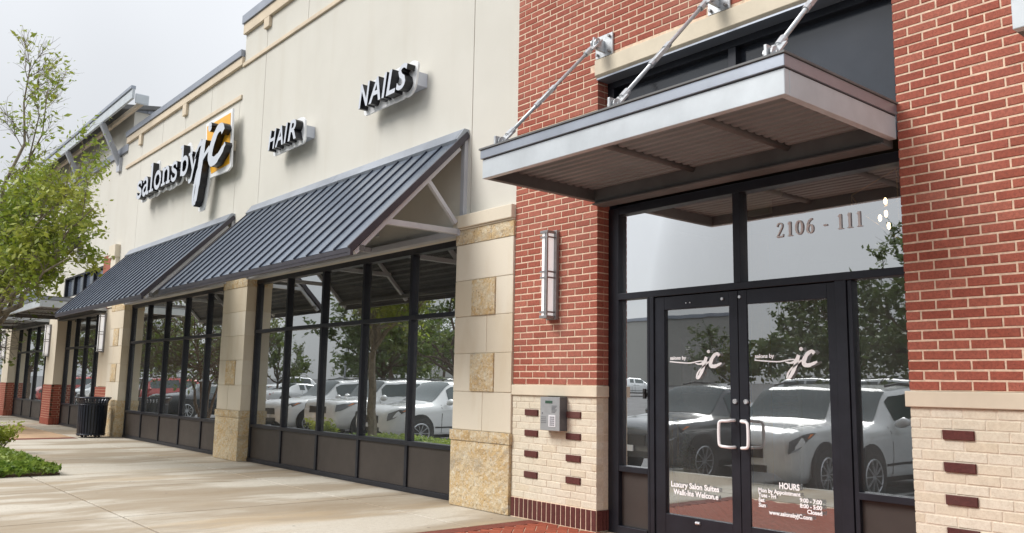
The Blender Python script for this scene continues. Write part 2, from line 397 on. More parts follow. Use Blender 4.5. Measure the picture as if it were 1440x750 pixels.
def arc(cx, cy, rx, ry, a0, a1, n=10): return [(cx+rx*math.cos(rad(a0+(a1-a0)*i/n)), cy+ry*math.sin(rad(a0+(a1-a0)*i/n))) for i in range(n+1)]
def smooth_path(P, n=6):
    out = []; m = len(P)
    for i in range(m-1):
        p0, p1, p2, p3 = P[max(i-1, 0)], P[i], P[i+1], P[min(i+2, m-1)]
        for k in range(n):
            t = k/n
            out.append(tuple(.5*(2*b+(c-a)*t+(2*a-5*b+4*c-d)*t*t+(3*b-a-3*c+d)*t**3) for a, b, c, d in zip(p0, p1, p2, p3)))
    out.append(tuple(P[-1])); return out
FREF = {}
def text_verts(s, off=0, ext=0, shear=0):
    cu = bpy.data.curves.new('t', 'FONT'); cu.body = s; cu.size = 1; cu.offset = off; cu.extrude = ext; cu.shear = shear; cu.resolution_u = 3
    o = bpy.data.objects.new('t', cu); COL.objects.link(o)
    me = bpy.data.meshes.new_from_object(o.evaluated_get(bpy.context.evaluated_depsgraph_get()))
    vs = [tuple(v.co) for v in me.vertices]; fs = [tuple(p.vertices) for p in me.polygons]
    bpy.data.objects.remove(o); bpy.data.curves.remove(cu); bpy.data.meshes.remove(me)
    return vs, fs
def cap_height():
    if 'H' not in FREF: FREF['H'] = max(v[1] for v in text_verts('H')[0])
    return FREF['H']
def add_text(mb, s, x0, z0, caph, width=None, align='L', y=0, bold=.012, mi=0):
    vs, fs = text_verts(s, bold); k = caph/cap_height()
    lo = min(v[0] for v in vs); hi = max(v[0] for v in vs)
    kx = width/(hi-lo) if width else k
    wv = (hi-lo)*kx; sx = x0 if align == 'L' else (x0-wv if align == 'R' else x0-wv/2)
    mb.add([(sx+(v[0]-lo)*kx, y, z0+v[1]*k) for v in vs], fs, mi)

# ================================================================ SETTING: ground
def ground_z(y):
    if y > -4.9: return -.15
    if y > -6.2: return -.15-.10*(-4.9-y)/1.3
    if y > -13: return -.25
    if y > -90: return -.25+(-13-y)*.030
    return 2.06
g = MB(); ys = [900, 12, -4.9, -6.2, -13, -30, -60, -90, -900]
for i, y in enumerate(ys): g.v += [(-900, y, ground_z(y)-(.02 if y > -4.95 else 0)), (900, y, ground_z(y)-(.02 if y > -4.95 else 0))]
for i in range(len(ys)-1): g.f.append((2*i, 2*i+2, 2*i+3, 2*i+1)); g.mi.append(0)
g.build('ground', M['asphalt'], kind='structure', label='asphalt ground and parking lot')
pl = MB()
for x in [-30.6+3*i for i in range(16)]:
    if -16.5 < x < -11.5: continue
    y0, y1 = -6.3, -10.4; pl.box(x-.05, x+.05, y1, y0, -.26, -.244)
pl.build('parking_lines', M['paint_line'], kind='structure', label='white painted parking stall lines')
kb = MB(); kb.box(-60, 30, -4.98, -4.83, -.3, .0); kb.build('kerb', M['kerb'], bevel=.02, kind='structure', label='concrete kerb along the sidewalk')
sw = MB(); sw.box(-60, 30, -4.83, .3, -.14, -.014)
sidewalk = sw.build('sidewalk', M['joint'], kind='structure', label='pale concrete sidewalk along the shop fronts with brown stains')
XJ = [-6.66, -9.0, -11.4, -13.25, -15.7, -18.2, -21.05]
YJ = [.3, -.78, -3.23, -4.83]
J = .012
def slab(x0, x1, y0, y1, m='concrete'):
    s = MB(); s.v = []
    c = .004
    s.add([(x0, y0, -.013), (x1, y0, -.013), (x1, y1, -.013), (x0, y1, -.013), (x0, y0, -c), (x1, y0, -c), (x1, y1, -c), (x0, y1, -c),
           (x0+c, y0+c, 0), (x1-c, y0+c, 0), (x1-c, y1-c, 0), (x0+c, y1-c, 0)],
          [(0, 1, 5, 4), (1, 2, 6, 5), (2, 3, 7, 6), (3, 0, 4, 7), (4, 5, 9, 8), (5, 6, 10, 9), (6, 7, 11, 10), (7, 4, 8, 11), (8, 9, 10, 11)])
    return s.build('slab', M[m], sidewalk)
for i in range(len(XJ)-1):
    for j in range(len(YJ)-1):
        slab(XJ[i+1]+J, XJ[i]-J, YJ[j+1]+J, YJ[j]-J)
# far bays: brick bands running out from the shop fronts with rusty concrete between
for a, b in ((-21.05, -21.50), (-26.75, -27.2)):
    slab(b+J, a-J, -.78+J, .3-J)
    s = MB(); n = 0; y = -.80
    while y > -4.75:
        s.box(b+.008, a-.008, y-.062, y, -.013, .002); y -= .068
    s.build('paver_band', M['paver_dark'], sidewalk, kind='stuff', label='band of dark clay pavers across the far sidewalk')
slab(-26.75+J, -21.50-J, -.78+J, .3-J); slab(-26.75+J, -21.50-J, -4.83, -.78-J, 'rust_concrete')
for x in (-27.2, -31.2, -35.2, -39.2, -43.2, -47.2, -51.2, -55.2):
    for j in range(len(YJ)-1): slab(x-4+J, x-J, YJ[j+1]+J, YJ[j]-J)
slab(-6.66, -.6+.01, -4.83, -3.32, 'concrete')
for x in (-.59, 2.5, 5.6): slab(x+.01, x+3.08, -4.83, .3)
# entrance paving: clay pavers with a soldier border
bs = MB(); bs.box(-6.655, -.6, -3.32, .9, -.013, -.006)
paving = bs.build('brick_paving', M['mortar'], kind='structure', label='red clay paver paving in front of the entrance doors')
pm = {}
def paver(L, Wd, m):
    if (L, Wd, m) not in pm:
        b = MB(); c = .004
        b.add([(-L/2, -Wd/2, -.01), (L/2, -Wd/2, -.01), (L/2, Wd/2, -.01), (-L/2, Wd/2, -.01), (-L/2+c, -Wd/2+c, 0), (L/2-c, -Wd/2+c, 0), (L/2-c, Wd/2-c, 0), (-L/2+c, Wd/2-c, 0)],
              [(0, 1, 5, 4), (1, 2, 6, 5), (2, 3, 7, 6), (3, 0, 4, 7), (4, 5, 6, 7)])
        pm[(L, Wd, m)] = b.mesh('paver', M[m])
    return pm[(L, Wd, m)]
k = 0; y = .08
while y > -3.2:
    o = link('paver', paver(.196, .096, 'paver_dark'), paving, (-6.55, y, .001+random.uniform(0, .002))); y -= .1015; k += 1
u = .1015; rest = MB(); cnt = 0; cosr = math.sqrt(.5)
for i in range(-60, 60):                                       # 45 degree herringbone
    for j in range(-60, 60):
        if (i+j) % 4 not in (0, 1): pass
        if (i-j) % 4 == 0: cx, cy, ang = (i+.5)*u, j*u, 0
        elif (i-j) % 4 == 3 and True: cx, cy, ang = i*u, (j+.5)*u, 90
        else: continue
        X = -5.0+(cx-cy)*cosr+u*.25; Y = -1.2+(cx+cy)*cosr
        if X < -6.40 or X > -.7 or Y < -3.2 or Y > .02: continue
        vis = in_frame((X, Y, 0), 0)
        if vis and cnt < 220:
            o = link('paver', paver(2*u-.006, u-.006, 'paver'), paving, (X, Y, .001+random.uniform(0, .003))); o.rotation_euler.z = rad(45+ang); cnt += 1
        else:
            d = Vector((math.cos(rad(45+ang)), math.sin(rad(45+ang)), 0)); e2 = Vector((-d.y, d.x, 0)); p = Vector((X, Y, .001))
            rest.add([p-d*.098-e2*.048, p+d*.098-e2*.048, p+d*.098+e2*.048, p-d*.098+e2*.048], [(0, 1, 2, 3)])
rest.build('paver_field', M['paver'], paving, kind='stuff', label='rest of the herringbone clay pavers')

# ================================================================ BRICKWORK
PITCH_X = .2053; RH = (4.385-1.345)/45
def brick_mesh(L, H, D, m, tag, c=.0035, cache={}):
    k = (round(L, 4), round(H, 4), D, m, tag)
    if k not in cache:
        b = MB(); r = random.Random(hash(k) & 255); j = lambda: r.uniform(-.0011, .0011)
        b.cbox(-L/2, L/2, 0, D, -H/2, H/2, c); b.v = [(x+j(), yy, z+j()) for x, yy, z in b.v]
        cache[k] = b.mesh('brick', M[m])
    return cache[k]
def lay(parent, x0, x1, z0, pitch, rows, m, offs, yf=0, limit=300, skip=None, accent=None, depth=.092, prefer=None):
    """running courses of single bricks from x0 to x1; past the limit the rest become one stuff part"""
    rl = root_loc(parent); items = []
    for r in range(rows):
        z = z0+pitch*(r+.5); o = offs[r % len(offs)]*PITCH_X
        x = x0-(PITCH_X-o if o else 0)
        while x < x1-.02:
            a, b = max(x, x0), min(x+PITCH_X, x1); x += PITCH_X
            if b > x1-.012: b = x1
            if b-a < .03: continue
            jw = .0059 if m == 'brick' else .0042
            la, lb = a+(jw if a > x0+1e-4 else 0), b-(jw if b < x1-1e-4 else 0)
            if skip and skip((la+lb)/2, z): continue
            acc = accent(r, (la+lb)/2) if accent else False
            items.append(((la+lb)/2, z, lb-la, acc))
    vis = [it for it in items if in_frame((it[0], yf, it[1]), 10)]
    keep = set(id(i) for i in vis[:limit]); rest = MB()
    if len(vis) > limit:
        vis.sort(key=lambda i: (Vector((i[0], yf, i[1]))-CAMP).length); keep = set(id(i) for i in vis[:limit])
    for it in items:
        cx, z, L, acc = it; H = pitch-(.0121 if m == 'brick' else .0085); mm = 'dark_brick' if acc else m; dy = -.014 if acc else random.uniform(-.0016, .0016)
        if id(it) in keep:
            o = link('brick', brick_mesh(L, H, depth, mm, random.randint(0, 2)), parent, Vector((cx, yf+dy, z))-rl)
            o.rotation_euler = (random.uniform(-.006, .006), random.uniform(-.004, .004), random.uniform(-.004, .004))
            if acc: o['label'] = 'dark maroon accent brick standing proud of the cream bricks'
        else: rest.cbox(cx-L/2, cx+L/2, yf+dy, yf+depth, z-H/2, z+H/2)
    if rest.f: rest.build('brick_field', M[m], parent, kind='stuff')
def reveal_bricks(parent, X, z0, pitch, rows, m, y0=.098, y1=.168):
    """the few bricks on a pier's side face, behind the corner brick"""
    rl = root_loc(parent)
    for r in range(rows):
        z = z0+pitch*(r+.5)
        if not in_frame((X, .1, z), 10): continue
        a = y0 if r % 2 == 0 else y0-.05+.05
        key = ('rv', m, round(pitch, 4))
        if key not in pm:
            b = MB(); b.box(-.08, 0, 0, y1-y0, -(pitch-.0102)/2, (pitch-.0102)/2); pm[key] = b.mesh('brick', M[m])
        link('brick', pm[key], parent, Vector((X, a, z))-rl)
PX0, PX1 = -6.965, -5.733
# --- left pier
LP = thing('brick_pier', 'red brick pier on a cream brick base, with the intercom, left of the glass doors', 'brick pier', (-6.35, 0, 0), 'brick piers beside the entrance doors')
mb = MB(); mb.box(PX0, PX1-.004, .0042, .168, 1.345, 4.385); mb.build('mortar_core', M['mortar'], LP)
mb = MB(); mb.box(PX0, PX1-.003, .0035, .168, 0, 1.235); mb.build('base_core', M['cream_mortar'], LP)
lay(LP, PX0, PX1, 1.345, RH, 45, 'brick', (0, .5), limit=300)
reveal_bricks(LP, PX1, 1.345, RH, 45, 'brick')
CP = (1.235-.2)/15
accL = lambda r, x: r in (3, 6, 9, 12) and (-6.75 < x < -6.55 or -6.13 < x < -5.93)
lay(LP, PX0, PX1, .2, CP, 15, 'cream_brick', (0, 1/3, 2/3), accent=accL)
reveal_bricks(LP, PX1, .2, CP, 15, 'cream_brick')
def soldiers(parent, x0, x1):
    mb = MB(); mb.box(x0+.004, x1-.004, -.007, .004, 0, .198); mb.build('soldier_mortar', M['mortar'], parent)
    rl = root_loc(parent); n = round((x1-x0)/.0683); p = (x1-x0)/n
    for i in range(n):
        link('brick', brick_mesh(p-.010, .186, .092, 'dark_brick', 's'), parent, Vector((x0+p*(i+.5), -.012, .102))-rl)
soldiers(LP, PX0, PX1+.008)
for yy in (.104, .15): 
    b = MB(); b.box(PX1-.05, PX1+.010, yy-.018, yy+.018, .01, .195); b.build('brick', M['dark_brick'], LP)
mb = MB(); mb.box(PX0, PX1+.02, -.022, .15, 1.237, 1.343); mb.build('stone_cap', M['lintel'], LP, bevel=.006)
# --- right pier
RX0 = -2.767
RP = thing('brick_pier', 'wide red brick pier on a cream brick base, right of the glass doors', 'brick pier', (-1.8, 0, 0), 'brick piers beside the entrance doors')
RX1 = RX0+9*PITCH_X
mb = MB(); mb.box(RX0+.006, RX1, .0042, .30, 1.345, 4.385); mb.build('mortar_core', M['mortar'], RP)
mb = MB(); mb.box(RX0+.004, RX1, .0035, .30, 0, 1.235); mb.build('base_core', M['cream_mortar'], RP)
lay(RP, RX0, RX1, 1.345, RH, 45, 'brick', (0, .5))
accR = lambda r, x: r in (3, 6, 9, 12) and (-2.56 < x < -2.35 or -1.95 < x < -1.74)
lay(RP, RX0, RX1, .2, CP, 15, 'cream_brick', (0, 1/3, 2/3), accent=accR)
soldiers(RP, RX0-.008, RX1)
mb = MB(); mb.box(RX0-.024, RX1, -.022, .15, 1.237, 1.343); mb.build('stone_cap', M['lintel'], RP, bevel=.006)
# --- brick wall over the entrance
UW = thing('brick_wall', 'upper red brick wall over the entrance, carrying the canopy rods and stone lintel', 'brick wall', (-4.3, 0, 4.385))
UZ = 4.385; URows = 31
mb = MB(); mb.box(PX0, RX1, .0042, .30, 4.55, UZ+RH*URows); mb.box(PX0, PX1-.03, .0044, .298, UZ, 4.55); mb.box(RX0+.03, RX1, .0044, .298, UZ, 4.55); mb.build('mortar_core', M['mortar'], UW)
lay(UW, PX0, RX1, UZ, RH, URows, 'brick', (0, .5), skip=lambda x, z: z < 4.555 and PX1-.06 < x < RX0+.02)
mb = MB(); mb.box(PX1-.012, RX0-.002, -.035, .12, 4.39, 4.548); mb.prismx([(-.035, 4.39), (.0, 4.362), (.12, 4.362), (.12, 4.39)], PX1-.012, RX0-.002); mb.build('lintel', M['lintel'], UW, bevel=.004)

# ================================================================ STUCCO BUILDING
YW = .05
def stucco_bay(label, x0, x1, zb, zt, coping, loc, band, trim, frieze, full, blocks, yw=YW, extra=None):
    T = thing('stucco_wall', label, 'building wall', loc)
    xs = sorted(set([x0]+[x for x in full if x0 < x < x1]+[x1]))
    for a, b in zip(xs[:-1], xs[1:]):                                 # panels between control joints
        mb = MB(); mb.box(a+(.006 if a > x0 else 0), b-(.006 if b < x1 else 0), yw, yw+.24, zb, trim[0]-.003); mb.build('stucco_panel', M['stucco'], T, bevel=.004)
    xs = sorted(set([x0]+[x for x in frieze if x0 < x < x1]+[x1]))
    for a, b in zip(xs[:-1], xs[1:]):
        mb = MB(); mb.box(a+(.006 if a > x0 else 0), b-(.006 if b < x1 else 0), yw+.001, yw+.24, trim[1]+.003, band[0]-.003); mb.build('stucco_panel', M['stucco'], T, bevel=.004)
    mb = MB(); mb.box(x0, x1, yw+.02, yw+.235, zb+.01, zt-.05); mb.build('wall_core', M['trim'], T)
    mb = MB(); mb.box(x0-.015, x1, yw-.035, yw+.238, trim[0], trim[1]); mb.build('trim_band', M['trim'], T, bevel=.006)
    mb = MB(); mb.box(x0-.02, x1, yw-.055, yw+.239, band[0], band[1]); mb.build('cornice_band', M['trim'], T, bevel=.006)
    xc = x0-.04
    while xc < x1-.01:
        e = min(xc+3.05, x1); mb = MB(); mb.box(xc, e-.004, yw-.085, yw+.30, coping[0]+.002, coping[1]); mb.build('coping', M['coping'], T, bevel=.006); xc = e
    for bx0, bx1, bz0, bz1 in blocks:
        mb = MB(); mb.box(bx0, bx1, yw-.055, yw+.1, bz0, bz1-.003); mb.build('trim_block', M['trim'], T, bevel=.005)
    return T
tall = stucco_bay('tallest cream stucco wall with the black HAIR and NAILS signs above the near awning', -14.98, -6.95, 3.06, 8.13, (7.96, 8.13), (-11, .05, 3), (7.76, 7.958), (7.13, 7.20),
    (-12.4, -14.0, -10.7, -9.1, -7.86), (-14.0, -7.86), [(-14.07, -13.85, 7.57, 7.76), (-9.2, -8.98, 7.57, 7.76)])
low = stucco_bay('lower cream stucco wall with the yellow and white salon sign, between the tall wall and the far tower', -22.19, -14.985, 3.06, 7.47, (7.335, 7.47), (-18.5, .07, 3), (7.175, 7.333), (6.52, 6.60),
    (-21.03, -19.55, -18.05, -16.58), (-21.03, -15.1), [(-18.15, -17.93, 6.92, 7.175), (-21.2, -21.0, 6.92, 7.175)], yw=YW+.006)
# strip below the awnings over the windows
def far_bay():
    T = thing('stucco_tower', 'far cream stucco tower with clerestory windows under a projecting metal roof', 'building', (-28, .1, 0))
    mb = MB(); mb.box(-40.5, -22.3, .1, .34, 4.25, 8.0); mb.box(-40.5, -27.9, .1, .34, 3.06, 4.25); mb.box(-23.75, -22.3, .1, .34, 3.06, 4.25); mb.box(-27.9, -23.75, .1, .34, 3.06, 3.65); mb.build('front_wall', M['stucco'], T)
    mb = MB(); mb.box(-22.3, -22.06, .1, 4.0, 3.06, 8.0); mb.build('side_wall', M['stucco'], T)
    mb = MB(); mb.box(-40.5, -22.02, .04, .40, 8.002, 8.14); mb.box(-22.36, -22.0, .402, 4.0, 8.002, 8.14); mb.build('coping', M['coping'], T)
    mb = MB(); mb.box(-40.5, -22.2, .05, .099, 7.02, 7.20); mb.build('trim_band', M['coping'], T)
    for i in range(4):
        a = -27.9+i*1.0375; b = a+1.0375
        mb = MB(); mb.box(a+.04, b-.04, .20, .22, 3.69, 4.21); mb.build('clerestory_pane', M['clere'], T)
    mb = MB()
    for i in range(5): x = -27.9+i*1.0375; mb.box(x-.04, x+.04, .12, .26, 3.69, 4.21)
    mb.box(-27.94, -23.71, .119, .261, 3.65, 3.69); mb.box(-27.94, -23.71, .119, .261, 4.21, 4.25); mb.build('clerestory_frame', M['frame'], T)
    for bx in (-33.5,):
        mb = MB(); mb.box(bx-2.1, bx+2.0, .07, .099, 3.66, 4.22); mb.build('clerestory_pane', M['clere'], T)
    # projecting roof: sloped deck, deep fascia, gutter end, wall braces
    X0, X1, YF = -40.5, -20.75, -.72
    return T
FB = far_bay()
# the metal roof on the far tower
RF = thing('metal_roof', 'grey metal roof overhanging the top of the far tower, propped on diagonal braces', 'roof', (-28, -.3, 7.9))
mb = MB(); mb.box(-40.5, -20.4, -.44, -.38, 7.80, 8.03); mb.build('fascia', M['white_fascia'], RF, bevel=.006)
mb = MB(); mb.box(-40.5, -20.42, -.47, -.36, 8.033, 8.12); mb.build('gutter', M['flash'], RF, bevel=.01)
mb = MB(); mb.prismx([(-.36, 8.06), (1.2, 8.30), (1.2, 8.22), (-.36, 7.94)], -40.5, -21.9); mb.build('roof_deck', M['under'], RF)
mb = MB(); mb.box(-20.45, -20.40, -.36, -.05, 7.70, 7.95); mb.build('end_cap', M['white_fascia'], RF, bevel=.03)
mb = MB(); mb.box(-40.5, -20.5, -.20, -.12, 7.74, 7.84); mb.build('ledger', M['trim'], RF)
for x in (-22.95, -26.6, -30.2, -33.8):
    mb = MB(); mb.bar((x, .1, 6.75), (x, -.42, 7.78), .13, .13, up=(1, 0, 0)); mb.build('brace', M['grey_metal'], RF, bevel=.008)
    mb = MB(); mb.box(x-.13, x+.13, .03, .099, 6.6, 6.95); mb.build('brace_plate', M['grey_metal'], RF)

# ---------------------------------------------------------------- stone piers
def rough_mesh(x0, x1, y0, y1, z0, z1, amp, seed, step=.06):
    """block with a rock-faced front"""
    b = MB(); nx = max(2, int((x1-x0)/step)); nz = max(2, int((z1-z0)/step))
    for i in range(nx+1):
        for j in range(nz+1):
            x = x0+(x1-x0)*i/nx; z = z0+(z1-z0)*j/nz
            e = 0 if i in (0, nx) or j in (0, nz) else 1
            d = amp*(noise.noise(Vector((x*9, seed*3.1, z*9)))+.5*noise.noise(Vector((x*24, seed, z*24))))
            b.v.append((x, y0-e*abs(d)*1.2-(0 if e else -.006), z))
    for i in range(nx):
        for j in range(nz):
            a = i*(nz+1)+j; b.f.append((a, a+nz+1, a+nz+2, a+1)); b.mi.append(0)
    n = len(b.v); yy = y0+.006
    b.add([(x0, yy, z0), (x1, yy, z0), (x1, yy, z1), (x0, yy, z1), (x0, y1, z0), (x1, y1, z0), (x1, y1, z1), (x0, y1, z1)], [(0, 1, 5, 4), (1, 2, 6, 5), (2, 3, 7, 6), (3, 0, 4, 7), (4, 5, 6, 7)])
    return b
def stone_pier(x1, label, upper=True, lower=True, seed=1):
    x0 = x1-1.04; T = thing('stone_pier', label, 'stone pier', ((x0+x1)/2, -.02, 0), 'limestone piers between the shop windows')
    yb = .19
    mb = MB(); mb.box(x0+.008, x1-.008, -.012, yb+.012, .0, 3.28); mb.build('core', M['cream_mortar'], T)
    def blk(a, b, z0, z1, y=-.022): mb = MB(); mb.box(a+.003, b-.003, y+random.uniform(-.003, .003), yb, z0+.003, z1-.003); mb.build('stone_block', M['stone'], T, bevel=.004)
    def rgh(a, b, z0, z1, y, amp=.014, nm='rough_stone'): o = rough_mesh(a+.003, b-.003, y, yb-.001, z0+.003, z1-.003, amp, seed+a*7+z0).build(nm, M['rough_stone'], T)
    mid = (x0+x1)/2+random.uniform(-.06, .06)
    rgh(x0, x1, .004, .718, -.042, .016, 'rough_base')
    e = .012; c3 = [x0-e, x0+.36, x0+.70, x1+e]
    for a, b in zip(c3[:-1], c3[1:]): rgh(a, b, .718, .836, -.052, .010)
    blk(x0, mid, .836, 1.258); blk(mid, x1, .836, 1.258)
    s0, s1 = x0+.325, x0+.745
    if lower: blk(x0, s0, 1.258, 1.682); blk(s1, x1, 1.258, 1.682); rgh(s0, s1, 1.262, 1.68, -.040, .012)
    else: blk(x0, mid, 1.258, 1.682); blk(mid, x1, 1.258, 1.682)
    blk(x0, mid+.05, 1.682, 2.10); blk(mid+.05, x1, 1.682, 2.10)
    if upper: blk(x0, s0, 2.10, 2.515); blk(s1, x1, 2.10, 2.515); rgh(s0, s1, 2.104, 2.512, -.040, .012)
    else: blk(x0, mid-.05, 2.10, 2.515); blk(mid-.05, x1, 2.10, 2.515)
    blk(x0, x1, 2.515, 2.938)
    c3 = [x0-.006, x0+.34, x0+.66, x1+.006]
    for a, b in zip(c3[:-1], c3[1:]): rgh(a, b, 2.938, 3.112, -.034, .010)
    mb = MB(); mb.box(x0-.03, x1+.0 if x1 > -7 else x1+.03, -.062, .189, 3.135, 3.285); mb.box(x0-.014, x1 if x1 > -7 else x1+.014, -.04, .188, 3.114, 3.135); mb.build('stone_cap', M['stone'], T, bevel=.008)
    return T
stone_pier(-6.968, 'nearest limestone pier with a rough golden base, beside the red brick', seed=1)
stone_pier(-14.05, 'middle limestone pier between the two awninged shop windows', upper=False, seed=2)
stone_pier(-21.14, 'limestone pier behind the black litter bin', seed=3)
# far piers with brick feet
def far_pier(x0, x1, yf, label):
    T = thing('brick_footed_pier', label, 'pier', ((x0+x1)/2, yf, 0), 'far cream piers with red brick feet')
    mb = MB(); mb.box(x0, x1, yf, .30, 1.14, 3.05); mb.build('stone_shaft', M['stone'], T, bevel=.008)
    mb = MB(); mb.box(x0+.01, x1-.004, yf-.014, .299, 0, 1.13); mb.build('foot_core', M['mortar'], T)
    b = MB()
    for r in range(14):
        z = .2+r*.0665; o = (r % 2)*.1
        x = x0-.0-o
        while x < x1-.03:
            a, c = max(x, x0), min(x+.2, x1); x += .2
            if c-a > .05: b.cbox(a+.004, c-.004, yf-.02, yf+.09, z+.004, z+.0625)
        y = yf-.01+o*.5
        while y < .26:
            b.box(x1-.05, x1+.004, y+.1*0+.004, min(y+.19, .29), z+.004, z+.0625); y += .2
    x = x0
    while x < x1-.03: b.cbox(x+.004, x+.062, yf-.03, yf+.09, .005, .195); x += .0665
    y = yf
    while y < .24: b.box(x1-.05, x1+.01, y+.004, y+.062, .005, .195); y += .0665
    b.build('brick_foot', M['brick'], T, kind='stuff')
    return T
far_pier(-23.15, -22.175, .0, 'cream pier with red brick foot joined to the left side of the limestone pier')
far_pier(-28.45, -27.35, -.1, 'cream pier with red brick foot just left of the litter bin')
far_pier(-35.3, -34.2, -.1, 'cream pier with red brick foot at the left edge of the photo')
far_pier(-42.2, -41.1, -.1, 'farthest cream pier with red brick foot hidden at the far left')
b4 = thing('pilaster_head', 'short brick and stone pilaster top beside the far clerestory windows', 'pilaster', (-22.8, .05, 3.1))
mb = MB(); mb.box(-23.3, -22.62, -.02, .099, 3.06, 4.42); mb.build('brick_shaft', M['brick'], b4)
mb = MB(); mb.box(-22.62, -22.2, -.03, .098, 3.06, 4.30); mb.build('stone_shaft', M['stone'], b4)
mb = MB(); mb.box(-22.72, -22.18, -.07, .097, 4.302, 4.62); mb.build('stone_cap', M['stone'], b4, bevel=.01)

# ================================================================ SHOP WINDOWS
def storefront(x0, x1, n, label, pos):
    T = thing('shop_window', label, 'shop window', ((x0+x1)/2, .16, 0), 'dark framed shop windows')
    yf, yg = .15, .205; w = .058
    xs = [x0+(x1-x0)*i/n for i in range(n+1)]
    mb = MB(); mb.box(x0, x1, yf-.012, yg+.05, .002, .062); mb.build('bottom_rail', M['frame'], T, bevel=.003)
    mb = MB(); mb.box(x0, x1, yf-.003, yg+.04, .568, .622); mb.build('sill_rail', M['frame'], T, bevel=.003)
    mb = MB(); mb.box(x0, x1, yf-.003, yg+.04, 2.143, 2.20); mb.build('middle_rail', M['frame'], T, bevel=.003)
    mb = MB(); mb.box(x0, x1, yf-.006, yg+.05, 2.985, 3.07); mb.build('head_rail', M['frame'], T, bevel=.003)
    for i, x in enumerate(xs):
        a = x if i == 0 else (x-w if i == n else x-w/2)
        mb = MB(); mb.box(a, a+w, yf, yg+.045, .062, 2.985); mb.build('mullion', M['frame'], T, bevel=.003)
    for i in range(n):
        a = xs[i]+(w if i == 0 else w/2); b = xs[i+1]-(w if i == n-1 else w/2)
        mb = MB(); mb.box(a-.01, b+.01, yg-.03, yg, .064, .566); mb.build('spandrel_panel', M['panel'], T)
        for z0, z1 in ((.622, 2.143), (2.20, 2.985)):
            tl = random.uniform(-.0022, .0022)
            mb = MB(); mb.add([(a-.008, yg+tl, z0-.008), (b+.008, yg-tl, z0-.008), (b+.008, yg-tl, z1+.008), (a-.008, yg+tl, z1+.008)], [(0, 1, 2, 3)])
            mb.build('pane', M['shop_glass'], T)
    # interior behind
    return T
storefront(-14.045, -8.012, 5, 'large dark framed shop window under the near awning, reflecting white cars', 0)
storefront(-21.135, -15.095, 5, 'dark framed shop window behind the litter bin side of the second awning, reflecting a dark sedan', 1)
storefront(-27.35, -23.15, 4, 'far shop window just left of the litter bin under the flat canopy', 2)
storefront(-34.2, -28.45, 4, 'farthest shop window at the left edge of the photo', 3)
storefront(-41.1, -35.3, 4, 'shop window beyond the last pier at the left edge', 4)
# interior rooms (setting)
mb = MB()
for a, b, d in ((-14.6, -7.2, 4.5), (-21.7, -14.62, 4.5), (-41.5, -21.72, 5)):
    mb.add([(a, .32, -.01), (b, .32, -.01), (b, d, -.01), (a, d, -.01)], [(0, 1, 2, 3)])
mb.build('interior_floor', M['int_floor'], kind='structure', label='dim shop floor behind the windows')
mb = MB()
for a, b, d in ((-14.6, -7.2, 4.5), (-21.7, -14.62, 4.5), (-41.5, -21.72, 5)):
    mb.add([(a, d, -.01), (b, d, -.01), (b, d, 3.3), (a, d, 3.3), (a, .32, -.01), (a, .32, 3.3), (b, .32, -.01), (b, .32, 3.3)], [(0, 1, 2, 3), (4, 0, 3, 5), (1, 6, 7, 2)])
mb.build('interior_wall', M['int_tan'], kind='structure', label='dim tan walls behind the shop windows')
mb = MB()
for a, b, d in ((-14.6, -7.2, 4.5), (-21.7, -14.62, 4.5), (-41.5, -21.72, 5)): mb.add([(a, .32, 3.2), (b, .32, 3.2), (b, d, 3.2), (a, d, 3.2)], [(0, 1, 2, 3)])
mb.build('interior_ceiling', M['int_dark'], kind='structure', label='dark shop ceiling')
# solid building mass behind, keeps the sky out of the rooms
mb = MB(); mb.box(-40, -6.98, .31, 5.2, 3.31, 6.4); mb.box(-6.9, 4, 6.7, 8, -.1, 4.4); mb.box(-40, -7.0, 5.25, 6, -.1, 6.4); mb.build('building_mass', M['int_wall'], kind='structure', label='building body behind the facade')

